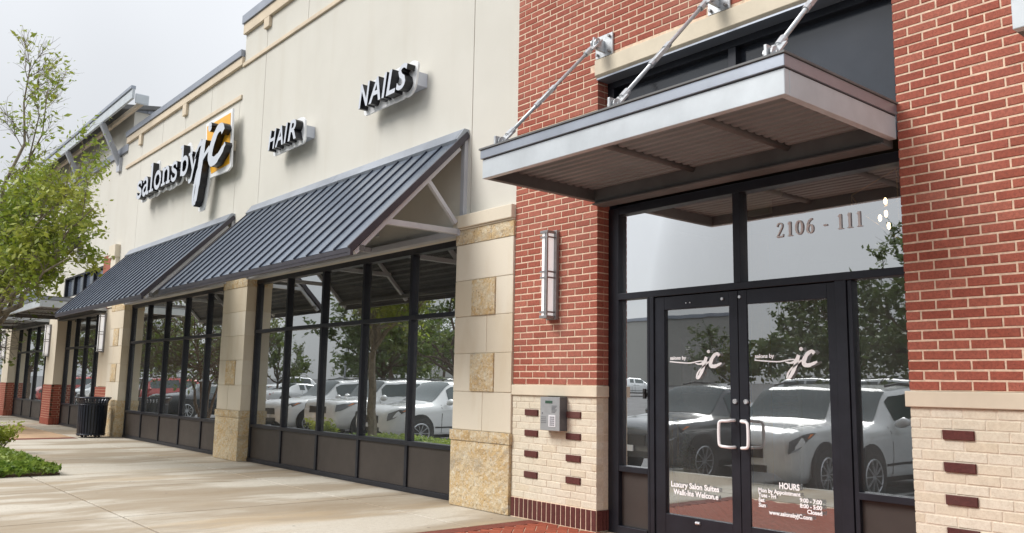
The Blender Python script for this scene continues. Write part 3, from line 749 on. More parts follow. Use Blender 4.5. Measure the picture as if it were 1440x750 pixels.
# ================================================================ AWNINGS
AX0, AX1 = -14.05, -7.93
AT, ABt = Vector((0, -.085, 4.185)), Vector((0, -1.47, 2.755))
def awning():
    T = thing('metal_awning', 'near sloping blue grey standing seam awning below the HAIR and NAILS signs', 'awning', ((AX0+AX1)/2, 0, 3), 'sloping standing seam awnings')
    d = (ABt-AT).normalized(); nrm = Vector((0, -d.z*-1, 0)); nrm = Vector((0, d.z, -d.y)).normalized()
    if nrm.z < 0: nrm = -nrm
    n = 19; p = (AX1-AX0)/n; rl = root_loc(T)
    pan = MB(); q = lambda x, s, h: Vector((x, 0, 0))+AT+d*s+nrm*h
    L = (ABt-AT).length
    for x0, x1 in ((.004, p-.004),):
        pan.add([q(x0, 0, 0), q(x1, 0, 0), q(x1, L, 0), q(x0, L, 0), q(x0, 0, -.012), q(x1, 0, -.012), q(x1, L, -.012), q(x0, L, -.012)], [(0, 1, 2, 3), (7, 6, 5, 4), (0, 4, 5, 1), (2, 6, 7, 3), (1, 5, 6, 2), (0, 3, 7, 4)])
    pm_ = pan.mesh('roof_panel', M['awning'])
    sm = MB(); w = .011; hh = .021
    sm.add([q(-w, 0, -.004), q(w, 0, -.004), q(w, L+.012, -.004), q(-w, L+.012, -.004), q(-w*.8, 0, hh), q(w*.8, 0, hh), q(w*.8, L+.012, hh), q(-w*.8, L+.012, hh)], [(0, 1, 5, 4), (1, 2, 6, 5), (2, 3, 7, 6), (3, 0, 4, 7), (4, 5, 6, 7)])
    sm_ = sm.mesh('seam', M['seam'])
    for i in range(n): link('roof_panel', pm_, T, Vector((AX0+p*i, 0, 0))-rl)
    for i in range(1, n): link('seam', sm_, T, Vector((AX0+p*i, 0, 0))-rl)
    xr = AX1
    mb = MB(); xc = AX0-.03                                               # ridge flashing
    while xc < AX1:
        e = min(xc+3.06, AX1+.02); mb.prismx([(.049, 4.345), (.049, 4.30), (-.10, 4.155), (-.125, 4.20), (-.02, 4.345)], xc, e-.006); xc = e
    mb.build('ridge_flashing', M['flash'], T)
    mb = MB(); mb.bar(q(xr+.012, -.16, -.02), q(xr+.012, L+.02, -.012), .03, .07, up=(0, 1, 1)); mb.build('rake_trim', M['rake'], T)
    mb = MB(); mb.bar(q(AX0-.012, -.16, -.02), q(AX0-.012, L+.02, -.012), .03, .07, up=(0, 1, 1)); mb.build('rake_trim', M['rake'], T)
    mb = MB(); mb.bar((AX0-.03, -1.46, 2.705), (AX1+.03, -1.46, 2.705), .035, .085); mb.build('eave_trim', M['rake'], T)
    cr = MB(); k = 0                                                      # corrugated underside
    s = .04
    while s < L-.05:
        cr.add([q(AX0+.03, s, -.03), q(AX1-.03, s, -.03), q(AX1-.03, s+.05, -.055), q(AX0+.03, s+.05, -.055), q(AX0+.03, s+.1, -.03), q(AX1-.03, s+.1, -.03)], [(0, 1, 2, 3), (3, 2, 5, 4)]); s += .1
    cr.build('underside', M['awn_under'], T)
    for x in (AX1-.035, AX1-2.0, AX1-4.0, AX0+.05):                        # trusses
        f = MB()
        f.bar((x, .03, 3.30), (x, .03, 4.25), .075, .055, up=(0, 1, 0)); f.bar((x, -.06, 3.10), (x, -1.08, 3.09), .055, .065); f.bar((x, -.08, 3.20), (x, -.50, 3.66), .05, .05, up=(1, 0, 0))
        f.bar((x, -.06, 4.1), (x, -1.40, 2.70), .05, .06, up=(1, 0, 0))
        f.build('truss', M['grey_metal'], T, bevel=.004)
    mb = MB(); mb.box(AX0, AX1+.0, -.055, .045, 3.055, 3.13); mb.build('wall_beam', M['grey_metal'], T, bevel=.004)
    mb = MB(); mb.bar((AX0, -1.32, 2.76), (AX1, -1.32, 2.76), .06, .06); mb.build('purlin', M['under'], T)
    return T
aw = awning()
dup(aw, (-7.055, 0, 0), label='second sloping blue grey standing seam awning below the yellow salon sign')

# ================================================================ ENTRANCE CANOPY
def canopy(X0, X1, label, beams, rods=None, yf=-1.405, z0=3.11, dz=0, grp='flat grey metal canopies', zs=1.0):
    T = thing('flat_canopy', label, 'canopy', ((X0+X1)/2, -.7, z0), grp)
    th = .055; zm, zt = z0+.168, z0+.252
    mb = MB(); mb.box(X0, X1, yf, yf+th, z0, zm); mb.build('front_fascia', M['white_fascia'], T, bevel=.005)
    for a, b in ((X0, X0+th), (X1-th, X1)):
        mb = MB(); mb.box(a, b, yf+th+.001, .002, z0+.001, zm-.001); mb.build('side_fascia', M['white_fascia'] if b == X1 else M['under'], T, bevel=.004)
    if True:
        mb = MB(); mb.box(X0+th, X0+th+.004, yf+th, -.03, z0+.002, zm-.01); mb.box(X0+th, X1-th, yf+th, yf+th+.004, z0+.002, zm-.01); mb.build('inner_web', M['under'], T)
    mb = MB(); mb.box(X0-.012, X1+.012, yf-.018, .001, zm+.006, zt); mb.build('roof_flashing', M['flash'], T, bevel=.004)
    mb = MB(); mb.box(X0-.022, X1+.022, yf-.03, .0, zt+.002, zt+.016); mb.build('roof_edge', M['under'], T)
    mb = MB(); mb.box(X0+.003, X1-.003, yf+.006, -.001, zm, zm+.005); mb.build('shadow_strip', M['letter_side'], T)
    s = MB(); y = yf+th+.01; k = 0; zz = z0+.135                               # corrugated soffit
    while y < -.09:
        w = .098; s.add([(X0+th, y, zz), (X1-th, y, zz), (X1-th, y+w*.18, zz-.034), (X0+th, y+w*.18, zz-.034), (X1-th, y+w*.62, zz-.034), (X0+th, y+w*.62, zz-.034), (X1-th, y+w, zz), (X0+th, y+w, zz)], [(0, 1, 2, 3), (3, 2, 4, 5), (5, 4, 6, 7)]); y += w
    s.build('soffit', M['soffit'], T)
    mb = MB(); mb.box(X0+th+.001, X1-th-.001, -.075, .06, z0-.045, z0+.165); mb.box(X0+th+.001, X1-th-.001, -.11, -.075, z0-.045, z0-.03); mb.build('wall_beam', M['under'], T, bevel=.003)
    for x in beams:
        mb = MB(); mb.tube([(x, yf+th, z0+.10), (x, -.06, z0+.10)], .032, 10); mb.build('beam', M['under'], T, smooth=True)
    x = X0+.28
    while x < X1:
        mb = MB(); mb.tube([(x, yf+.10, zt+.016), (x, yf+.10, zt+.042)], .018, 8); mb.build('roof_bolt', M['galv'], T); x += .345
    for fx, tx in rods or ():
        foot = Vector((fx, yf+.17, zt+.10)); top = Vector((tx, -.13, 4.665)); d = (top-foot).normalized()
        R = MB(); R.tube([foot+d*.10, top-d*.10], .0165, 10); ro = R.build('tie_rod', M['galv'], T, smooth=True)
        c = MB(); mid = foot+(top-foot)*.44
        for sx in (-1, 1):
            a = Vector((sx*.020, 0, 0)); c.bar(mid+a-d*.11, mid+a+d*.11, .012, .03)
        for sgn in (-1, 1): c.tube([mid+d*sgn*.085, mid+d*sgn*.16], .026, 10)
        c.build('turnbuckle', M['galv'], ro)
        for P, sg in ((foot, 1), (top, -1)):
            c = MB()
            for sx in (-1, 1): c.bar(P+Vector((sx*.026, 0, 0))-d*sg*.045, P+Vector((sx*.026, 0, 0))+d*sg*.13, .014, .062, up=(1, 0, 0))
            c.tube([P+d*sg*.11, P+d*sg*.20], .028, 10); c.tube([P-Vector((.05, 0, 0)), P+Vector((.05, 0, 0))], .02, 10)
            c.tube([P-Vector((.034, 0, 0)), P-Vector((.02, 0, 0))], .048, 12); c.tube([P+Vector((.02, 0, 0)), P+Vector((.034, 0, 0))], .048, 12)
            c.build('clevis', M['galv'], ro)
        c = MB(); c.box(fx-.011, fx+.011, yf+.10, yf+.26, zt+.016, zt+.15); c.build('lug', M['galv'], ro, bevel=.003)
        c = MB(); c.box(tx-.115, tx+.115, -.022, -.001, 4.56, 4.785); c.build('wall_plate', M['galv'], ro, bevel=.003)
        c = MB(); c.box(tx-.011, tx+.011, -.17, -.022, 4.60, 4.72); c.build('lug', M['galv'], ro, bevel=.003)
        for bx in (-.08, .08):
            for bz in (4.595, 4.75):
                c = MB(); c.tube([(tx+bx, -.05, bz), (tx+bx, -.021, bz)], .015, 6); c.build('plate_bolt', M['lamp_metal'], ro)
    return T
canopy(-5.755, -2.775, 'flat grey metal canopy hung on steel rods over the glass entrance doors', (-4.52, -3.60), ((-5.72, -5.63), (-4.34, -4.26), (-2.97, -2.90)))
canopy(-1.508, 1.5, 'corner of the next flat canopy cut off at the top right edge of the photo', (-.4,))
canopy(-27.45, -22.72, 'far flat white canopy at the end of the second awning, behind the tree', (-26.4, -24.8), yf=-1.5, z0=3.0)
canopy(-34.2, -28.6, 'farthest flat white canopy cut by the left edge of the photo', (-32, -30), yf=-1.5, z0=2.98)

# ================================================================ UPPER WINDOW OVER THE CANOPY
uw = thing('transom_window', 'dark window band above the entrance canopy, under the stone lintel', 'window', (-4.25, .2, 3.36))
mb = MB(); mb.box(PX1+.001, RX0, .14, .30, 4.28, 4.45); mb.box(PX1+.001, PX1+.08, .142, .30, 3.2, 4.28); mb.box(-4.29, -4.21, .142, .30, 3.2, 4.28); mb.box(RX0-.07, RX0, .142, .30, 3.2, 4.28); mb.build('frame', M['frame'], uw, bevel=.003)
mb = MB(); mb.box(PX1+.002, RX0-.001, -.02, .139, 4.345, 4.361); mb.build('soffit_strip', M['flash'], uw)
for a, b in ((PX1+.08, -4.29), (-4.21, RX0-.07)):
    mb = MB(); mb.box(a, b, .22, .235, 3.2, 4.28); mb.build('pane', M['dark_pane'], uw)
mb = MB(); mb.box(PX1-.005, PX1+.0, .168, .3, 0, 4.36); mb.box(PX0, PX1-.006, .169, .3, 0, 4.36); mb.build('jamb_lining', M['frame'], uw)

# ================================================================ ENTRANCE DOORS
EN = thing('glass_entrance', 'dark framed glass entrance with double doors, side lights and transoms between the brick piers', 'entrance', (-4.25, .2, 0))
yf, yd, yg = .155, .30, .212
def member(nm, x0, x1, z0, z1, y0=yf, y1=yd, par=None, m='frame'): mb = MB(); mb.box(x0, x1, y0, y1, z0, z1); return mb.build(nm, M[m], par or EN, bevel=.003)
member('jamb', PX1+.001, -5.60, 0, 3.06); member('jamb', -2.80, RX0+.05, 0, 3.06)
member('head_rail', -5.60, -2.80, 2.99, 3.07)
member('transom_rail', -5.60, -2.80, 2.162, 2.222, yf-.002)
member('transom_mullion', -4.285, -4.215, 2.222, 2.99)
member('door_jamb', -5.215, -5.165, .0, 2.162); member('door_jamb', -3.375, -3.285, 0, 2.162)
member('jamb_groove', -5.247, -5.222, .0, 2.16, yf+.004, yd-.02); member('jamb_groove', -3.28, -3.245, 0, 2.16, yf+.012, yd-.02)
for a, b in ((-5.60, -5.247), (-3.245, -2.80)):
    member('sill_rail', a, b, .56, .612, yf+.004); member('bottom_rail', a, b, .0, .07, yf-.006)
    mb = MB(); mb.box(a, b, .205, .25, .07, .56); mb.build('spandrel_panel', M['panel'], EN)
    mb = MB(); mb.add([(a, yg, .612), (b, yg, .612), (b, yg, 2.162), (a, yg, 2.162)], [(0, 1, 2, 3)]); mb.build('side_pane', M['glass'], EN)
for a, b in ((-5.60, -4.285), (-4.215, -2.80)):
    mb = MB(); mb.add([(a, yg, 2.222), (b, yg, 2.222), (b, yg, 2.99), (a, yg, 2.99)], [(0, 1, 2, 3)]); mb.build('transom_pane', M['transom_glass'], EN)
# street number on the right transom
GL = {  # stroke glyphs: list of (points, widths); x-height units
 '2': [(smooth_path([(.12, 1.12), (.2, 1.38), (.45, 1.48), (.7, 1.3), (.66, 1.0), (.4, .55), (.1, .08)]), [.10]*7), ([(.06, .05), (.78, .05)], [.11, .11]), ([(.76, .05), (.8, .3)], [.05, .03])],
 '1': [([(.35, 0), (.35, 1.48)], [.17, .17]), ([(.12, 1.26), (.35, 1.46)], [.06, .08]), ([(.1, .02), (.62, .02)], [.05, .05])],
 '0': [(arc(.45, .74, .34, .70, 0, 360, 24), None)],
 '6': [(arc(.45, .45, .30, .42, 0, 360, 20), None), (smooth_path([(.17, .5), (.2, .95), (.42, 1.3), (.72, 1.48)]), [.13, .08])],
 '-': [([(.1, .6), (.5, .6)], [.12, .12])], ' ': [],
}
def ws(pts, w):
    n = len(pts)
    if w is None: return [.06+.12*abs(math.cos(2*math.pi*i/(n-1))) for i in range(n)]
    if len(w) == n: return w
    return [w[min(int(i/(n-1)*(len(w)-1)), len(w)-1)] for i in range(n)]
def stroke_word(word, x0, z0, hx, hz, adv, y0, y1, mats, par, nm, wk=1, gl=GL):
    x = x0; e = 0
    for ch in word:
        mb = MB()
        for pts, w in gl[ch]:
            P = [(x+px*hx, z0+pz*hz) for px, pz in pts]; ww = [v*min(hx, hz)*wk for v in ws(pts, w)]; e += .0004
            mb.ribbon(P, ww, y0-e % .003, y1)
        if mb.f: mb.build(nm, mats, par)
        x += adv[ch]*hx
nums = stroke_word('2106 - 111', -3.895, 2.565, .078, .078, {'2': 1.25, '1': .98, '0': 1.2, '6': 1.3, '-': 1.0, ' ': .55}, yg-.010, yg-.004, [M['vinyl'], M['grey_num']], EN, 'numeral', 1.35)

JC = [  # script initials, unit box, (points, widths)
 (smooth_path([(.0, .545), (.12, .51), (.25, .53), (.36, .64), (.40, .72)], 5), [.03, .05, .07, .08, .09]),
 (smooth_path([(.43, .78), (.36, .55), (.26, .26), (.14, .03), (.06, -.02), (.06, .10), (.16, .28), (.36, .46), (.52, .60)], 5), [.12, .13, .12, .10, .08, .06, .05, .05, .05]),
 (smooth_path([(.92, .82), (.84, .90), (.70, .80), (.60, .60), (.60, .46), (.72, .42), (.86, .47), (1.0, .54)], 5), [.11, .10, .12, .14, .14, .12, .09, .06]),
 (arc(.515, .985, .03, .03, 0, 360, 12), [.06]*13)]
def draw_jc(mb, x0, x1, z0, z1, y0, y1, wk=1, side=1, slim=1):
    w, h = x1-x0, z1-z0; e = 0
    for pts, wd in JC:
        n = len(pts); W2 = [wd[min(int(round(i/(n-1)*(len(wd)-1))), len(wd)-1)]*min(w, h)*wk for i in range(n)]; e += .0006
        mb.ribbon([(x0+px*w, z0+pz*h) for px, pz in pts], W2, y0-e, y1, 0, side)
def door(x0, x1, tilt, label, hand):
    D = MB(); st = .115; yA, yB = .17, .225
    zt, gb, gt = 2.155, .245, 2.035
    gx0, gx1 = (x0+.115, x1-.085) if hand > 0 else (x0+.085, x1-.075)
    D.box(x0, gx0, yA, yB, .012, zt); D.box(gx1, x1, yA, yB, .012, zt); D.box(gx0, gx1, yA+.001, yB, .012, gb); D.box(gx0, gx1, yA+.001, yB, gt, zt)
    d = D.build('door', M['frame'], EN, bevel=.003, label=label)
    a = math.tan(rad(tilt))*(gx1-gx0)/2
    p = MB(); p.add([(gx0-.004, .198-a, gb-.01), (gx1+.004, .198+a, gb-.01), (gx1+.004, .198+a, gt+.01), (gx0-.004, .198-a, gt+.01)], [(0, 1, 2, 3)]); p.build('pane', M['glass'], d)
    pb = MB(); pb.tube([(gx0-.02, .255, 1.093), (gx1+.02, .255, 1.087)], .017, 8); pb.build('push_bar', M['vinyl'], d, smooth=True)
    hx = (x1-.045) if hand > 0 else (x0+.055); s = -1 if hand > 0 else 1
    hp = smooth_path([(hx, .17, 1.08), (hx, .115, 1.08), (hx+s*.02, .085, 1.075), (hx+s*.075, .072, 1.07), (hx+s*.088, .07, 1.03), (hx+s*.088, .07, .91), (hx+s*.075, .072, .872), (hx+s*.02, .085, .865), (hx, .115, .862), (hx, .17, .862)], 3)
    h = MB(); h.tube(hp, .0125, 10); h.build('handle', M['vinyl'], d, smooth=True)
    lk = MB(); lk.tube([(hx+.01, .171, 1.235), (hx+.01, .155, 1.235)], .02, 12); lk.build('lock', M['chrome'], d)
    for xx, zz in ((x1-.15, 2.095),) if hand > 0 else ((x0+.02, 2.10),):
        lk = MB(); lk.tube([(xx, .171, zz), (xx, .160, zz)], .013, 10); lk.build('fixing', M['chrome'], d)
    if hand > 0:
        lk = MB()
        for xx in (-4.80, -4.755): lk.tube([(xx, .171, 2.085), (xx, .165, 2.085)], .006, 8)
        lk.build('fixing', M['chrome'], d)
    pl_ = MB(); cx = (gx0+gx1)/2; pl_.tube([(cx-.02, .168, .205), (cx+.025, .168, .205)], .014, 10); pl_.build('floor_bolt', M['chrome'], d)
    return d, gx0, gx1
dL, lx0, lx1 = door(-5.165, -4.262, 0, 'left glass door with salon suites lettering', 1)
dR, rx0, rx1 = door(-4.256, -3.375, 2.7, 'right glass door with opening hours lettering', -1)
YT = .176
def door_logo(d, x0, zb):
    mb = MB(); add_text(mb, 'salons by', x0, zb+.022, .030, .18, y=YT, bold=.035)
    mb.ribbon(smooth_path([(x0-.005, zb+.005), (x0+.1, zb-.004), (x0+.22, zb-.010), (x0+.31, zb+.004), (x0+.36, zb+.006)], 5), .010, YT, YT+.001, 0, 0)
    draw_jc(mb, x0+.28, x0+.555, zb-.135, zb+.09, YT, YT+.002, 1.15, 0)
    mb.build('salon_lettering', M['vinyl'], d)
door_logo(dL, -4.99, 1.565); door_logo(dR, -4.105, 1.568)
for s_, x_, z_, w_ in (('Luxury Salon Suites', -4.99, .483, .51), ('Walk-Ins Welcon.e', -4.965, .420, .475)):
    mb = MB(); add_text(mb, s_, x_, z_, .044, w_, y=YT, bold=.03); mb.build('lettering', M['vinyl'], dL)
mb = MB(); add_text(mb, 'HOURS', -3.82, .572, .044, .178, 'C', YT, .035); mb.build('lettering', M['vinyl'], dR)
for s, x, z, al, w in (('Mon by Appointment', -4.10, .528, 'L', .375), ('Tues - Fri', -4.10, .490, 'L', .16), ('Sat', -4.10, .452, 'L', .055), ('Sun', -4.10, .412, 'L', .065),
                       ('9:00 - 7:00', -3.548, .488, 'R', .185), ('8:00 - 5:00', -3.548, .447, 'R', .185), ('Closed', -3.548, .408, 'R', .125), ('www.salonsbyJC.com', -3.82, .365, 'C', .375)):
    mb = MB(); add_text(mb, s, x, z, .030, w, al, YT, .035); mb.build('lettering', M['vinyl'], dR)
mb = MB(); mb.box(-5.275, -5.25, .13, .156, 1.235, 1.325); mb.tube([(-5.262, .13, 1.29), (-5.262, .124, 1.29)], .010, 10); mb.build('door_button', M['black_plastic'], EN)
# lobby behind the doors (setting) and what stands in it
mb = MB(); mb.add([(-7.1, .31, -.008), (-2.0, .31, -.008), (-2.0, 6.5, -.008), (-7.1, 6.5, -.008)], [(0, 1, 2, 3)]); mb.build('lobby_floor', M['int_floor'], kind='structure', label='lobby floor behind the doors')
mb = MB(); mb.add([(-7.1, 6.5, 0), (-2, 6.5, 0), (-2, 6.5, 3.4), (-7.1, 6.5, 3.4), (-7.1, .31, 0), (-7.1, .31, 3.4), (-2, .31, 0), (-2, .31, 3.4)], [(0, 1, 2, 3), (4, 0, 3, 5)]); mb.build('lobby_wall', M['int_wall'], kind='structure', label='grey lobby wall behind the doors')
mb = MB(); mb.add([(-2, .31, 0), (-2, 6.5, 0), (-2, 6.5, 3.4), (-2, .31, 3.4)], [(0, 1, 2, 3)]); mb.build('lobby_side_wall', M['int_tan'], kind='structure', label='tan lobby side wall')
mb = MB(); mb.add([(-7.1, .31, 3.35), (-2, .31, 3.35), (-2, 6.5, 3.35), (-7.1, 6.5, 3.35)], [(0, 1, 2, 3)]); mb.build('lobby_ceiling', M['int_dark'], kind='structure', label='dark lobby ceiling')
gc = MB(); gc.box(-6.42, -6.20, 3.4, 3.6, 0, 3.3); gc.build('gold_column', M['gold'], label='gold painted column just inside the right door', cat='column')
pc = thing('wall_picture', 'large salon photo print hanging inside the left door', 'picture', (-6.3, 2.5, 1.3))
mb = MB(); mb.box(-6.74, -5.98, 2.50, 2.53, 1.28, 1.95); mb.build('print', M['picture_a'], pc)
mb = MB(); mb.prism([(-6.6, 1.35), (-6.5, 1.88), (-6.35, 1.65), (-6.3, 1.32)], 2.485, 2.499); mb.build('pale_figure', M['picture_b'], pc)
mb = MB(); mb.prism([(-6.22, 1.55), (-6.1, 1.9), (-6.0, 1.9), (-6.0, 1.32), (-6.12, 1.35)], 2.485, 2.499); mb.build('yellow_figure', M['yellow_print'], pc)
lv = thing('louvred_shutter', 'gold slatted shutter behind the right glass door', 'shutter', (-6.5, 4.2, 0))
for i in range(13):
    mb = MB(); mb.bar((-6.75, 4.2, .98+i*.085), (-6.2, 4.2, .98+i*.085), .06, .016, up=(0, .6, 1)); mb.build('slat', M['slat'], lv)
mb = MB(); mb.box(-6.78, -6.75, 4.17, 4.23, .0, 2.1); mb.box(-6.2, -6.17, 4.17, 4.23, 0, 2.1); mb.build('frame', M['slat'], lv)
pt = thing('potted_topiary', 'small green cone shrub in a pale pot inside the left door', 'potted plant', (-5.34, .85, 0))
mb = MB(); mb.tube([(-5.34, .85, .45), (-5.34, .85, .56), (-5.34, .85, .58)], [.10, .14, .15], 14); mb.build('pot', M['olive_box'], pt)
def leafball(fn, n, size, rng): 
    b = MB()
    for _ in range(n):
        p = fn(); a = Vector((rng.gauss(0, 1), rng.gauss(0, 1), rng.gauss(0, .7))).normalized(); c = a.orthogonal().normalized(); c = Matrix.Rotation(rng.uniform(0, 6.28), 3, a) @ c
        s = size*rng.choice((.55, .8, 1, 1.1, 1.5))*rng.uniform(.8, 1.15); b.add([p-a*s, p+c*s*.45, p+a*s, p-c*s*.45], [(0, 1, 2, 3)])
    return b
rg = random.Random(3)
def cone():
    h = rg.random()**1.5; r = .15*(1-h)*math.sqrt(rg.random()); t = rg.uniform(0, 6.28); return Vector((-5.34+r*math.cos(t), .85+r*math.sin(t), .58+h*.3))
leafball(cone, 500, .03, rg).build('foliage', M['leaf_mid'], pt)
pe = thing('pendant_lamp', 'open brass cage pendant lamp with lit bulbs behind the right transom', 'pendant lamp', (-3.5, 1.2, 3.0))
V8 = [Vector((-3.77, 1.2, 3.054)), Vector((-3.30, 1.35, 3.02)), Vector((-3.36, 1.2, 3.22)), Vector((-3.60, 1.1, 2.83)), Vector((-3.40, 1.3, 2.62)), Vector((-3.77, 1.2, 2.96))]
mb = MB()
for i, j in ((0, 2), (0, 5), (5, 3), (3, 4), (1, 3), (1, 2), (0, 3), (4, 2)): mb.tube([V8[i], V8[j]], .006, 6)
mb.tube([V8[1], V8[1]+Vector((0, 0, .3))], .005, 6); mb.build('cage', M['brass'], pe)
for x, y, z in ((-3.466, 1.2, 2.956), (-3.475, 1.22, 2.85), (-3.52, 1.2, 2.815), (-3.445, 1.2, 2.736)):
    mb = MB(); mb.tube([(x, y, z-.03), (x, y, z-.015), (x, y, z+.015), (x, y, z+.03)], [.005, .015, .015, .006], 10); mb.build('bulb', M['bulb'], pe, smooth=True)
el = thing('emergency_light', 'pale green emergency light box at the top of the right transom', 'emergency light', (-4.08, .27, 2.88))
mb = MB(); mb.box(-4.195, -3.985, .245, .30, 2.79, 2.985); mb.build('box', M['olive_box'], el, bevel=.01)
mb = MB(); mb.tube([(-3.98, .27, 2.945), (-3.89, .25, 2.945)], .038, 12); mb.build('lamp_head', M['olive_box'], el, smooth=True)
bm_ = thing('bamboo_stand', 'bundle of orange bamboo canes inside the left door', 'bamboo canes', (-6.1, 1.0, 0))
for i in range(4):
    mb = MB(); mb.tube([(-5.92+i*.045, 1.2+(i % 2)*.04, .0), (-5.91+i*.045, 1.2+(i % 2)*.04, 1.02)], .012, 8); mb.build('cane', M['gold'], bm_)

# ================================================================ WALL FITTINGS
def wall_lamp(x0, x1, yb, z0, z1, label):
    T = thing('wall_lamp', label, 'wall lamp', ((x0+x1)/2, yb, z0), 'tall frosted wall lamps on the piers')
    h = z1-z0
    mb = MB(); mb.box(x0-.025, x1+.03, yb-.04, yb-.002, z0-.01, z1+.01); mb.build('back_plate', M['lamp_metal'], T, bevel=.003)
    mb = MB(); mb.box(x0+.006, x1-.006, yb-.134, yb-.041, z0+.02, z1-.02); mb.build('diffuser', M['lens'], T, bevel=.008)
    for zz in (z0, z1-.028): mb = MB(); mb.box(x0-.008, x1+.008, yb-.148, yb-.0405, zz, zz+.028); mb.build('end_band', M['lamp_metal'], T, bevel=.003)
    for zz in (z0+.055, z1-.075, z0+h*.52, z0+h*.52-.06): mb = MB(); mb.box(x0-.006, x1+.006, yb-.146, yb-.0405, zz, zz+.016); mb.build('band', M['lamp_metal'], T)
    for xa in (x1-.014,):
        mb = MB(); mb.box(xa, xa+.016, yb-.1455, yb-.128, z0, z1); mb.box(xa-.022, xa-.014, yb-.145, yb-.130, z0, z1); mb.build('corner_bar', M['lamp_metal'], T)
    return T
wall_lamp(-6.392, -6.297, 0, 2.005, 2.895, 'tall frosted wall lamp with steel bands on the red brick pier above the intercom')
wall_lamp(-22.85, -22.70, .0, 1.98, 2.92, 'tall frosted wall lamp on the pier behind the litter bin')
wall_lamp(-28.3, -28.1, -.1, 1.95, 2.88, 'tall frosted wall lamp on the far brick footed pier')
wall_lamp(-35.1, -34.9, -.1, 1.95, 2.88, 'tall frosted wall lamp at the left edge of the photo')
ic = thing('intercom', 'grey steel keypad intercom on the cream brick below the wall lamp', 'intercom', (-6.27, 0, .9))
mb = MB(); mb.box(-6.412, -6.131, -.10, -.003, .903, 1.228); mb.mi = [1]*6; mb.mi[2] = 0; mb.build('case', [M['intercom'], M['intercom_side']], ic, bevel=.004)
mb = MB(); mb.box(-6.41, -6.133, -.104, -.1005, .905, 1.226); mb.build('face_plate', M['intercom'], ic)
mb = MB(); mb.box(-6.338, -6.236, -.107, -.1045, 1.166, 1.192); mb.build('display', M['lcd'], ic)
mb = MB(); mb.box(-6.288, -6.188, -.107, -.1045, .94, 1.055); mb.build('keypad', M['keypad'], ic)
kk = MB()
for i in range(3):
    for j in range(5): kk.box(-6.268+i*.024, -6.252+i*.024, -.110, -.1072, .952+j*.019, .964+j*.019)
kk.build('keys', M['key'], ic)
kk = MB()
for i in range(5):
    for j in range(4): kk.box(-6.395+i*.016, -6.389+i*.016, -.1065, -.1042, .975+j*.018, .981+j*.018)
for j in range(6): kk.box(-6.245, -6.245+.05+.012*(j % 3), -.1065, -.1042, 1.08+j*.012, 1.084+j*.012)
kk.tube([(-6.378, -.108, 1.07), (-6.378, -.1042, 1.07)], .006, 8); kk.build('speaker_grille', M['intercom_side'], ic)
fx = thing('wall_fixture', 'small black fixture on the far wall seen through the tree leaves', 'light fixture', (-26.5, .1, 5.2))
mb = MB(); mb.box(-26.8, -26.2, -.25, .04, 5.0, 5.3); mb.build('housing', M['black_plastic'], fx, bevel=.02)
mb = MB(); mb.box(-26.6, -26.4, .04, .099, 5.05, 5.25); mb.build('bracket', M['black_plastic'], fx)

# ================================================================ SIGNS
def hull(pts):
    pts = sorted(set((round(x, 4), round(z, 4)) for x, z in pts))
    def half(P):
        h = []
        for p in P:
            while len(h) > 1 and (h[-1][0]-h[-2][0])*(p[1]-h[-2][1])-(h[-1][1]-h[-2][1])*(p[0]-h[-2][0]) <= 0: h.pop()
            h.append(p)
        return h
    a = half(pts); b = half(pts[::-1]); return a[:-1]+b[:-1]
def grow(poly, r): return hull([(x+r*math.cos(t*math.pi/8), z+r*math.sin(t*math.pi/8)) for x, z in poly for t in range(16)])
def sans_sign(word, spans, z0, z1, label, rx0, rx1):
    T = thing('letter_sign', label, 'sign', ((spans[0][0]+spans[-1][1])/2, -.05, z0), 'black channel letter signs')
    e = 0
    for ch, (a, b) in zip(word, spans):
        vs, fs = text_verts(ch, .018, .1, .22); lo = min(v[0] for v in vs); hi = max(v[0] for v in vs); zl = min(v[1] for v in vs); zh = max(v[1] for v in vs)
        mb = MB()
        P = [(a+(v[0]-lo)/(hi-lo)*(b-a), -.25 if v[2] > 0 else -.125, z0+(v[1]-zl)/(zh-zl)*(z1-z0)) for v in vs]
        for f in fs:
            ysum = [P[i][1] for i in f]; mb.f.append(tuple(f)); mb.mi.append(0 if max(ysum) < -.24 else 1)
        mb.v = P; mb.build('letter', [M['letter_face'], M['letter_side']], T)
        hp = grow(hull([(p[0], p[2]) for p in P]), .062); e += .0007
        q = MB(); q.prism(hp, -.124-e, -.100); q.build('backing_plate', M['white'], T)
    mb = MB(); mb.box(rx0, rx1, -.099, YW-.001, 5.108, 5.292); mb.build('raceway', M['letter_face'], T, bevel=.004)
    return T
sans_sign('NAILS', [(-10.075, -9.79), (-9.80, -9.50), (-9.468, -9.35), (-9.36, -9.135), (-9.115, -8.862)], 5.055, 5.39, 'black raised letter sign reading NAILS over the near awning', -9.9, -8.84)
sans_sign('HAIR', [(-13.01, -12.72), (-12.735, -12.45), (-12.42, -12.30), (-12.275, -11.99)], 5.062, 5.385, 'black raised letter sign reading HAIR over the near awning', -12.9, -11.95)
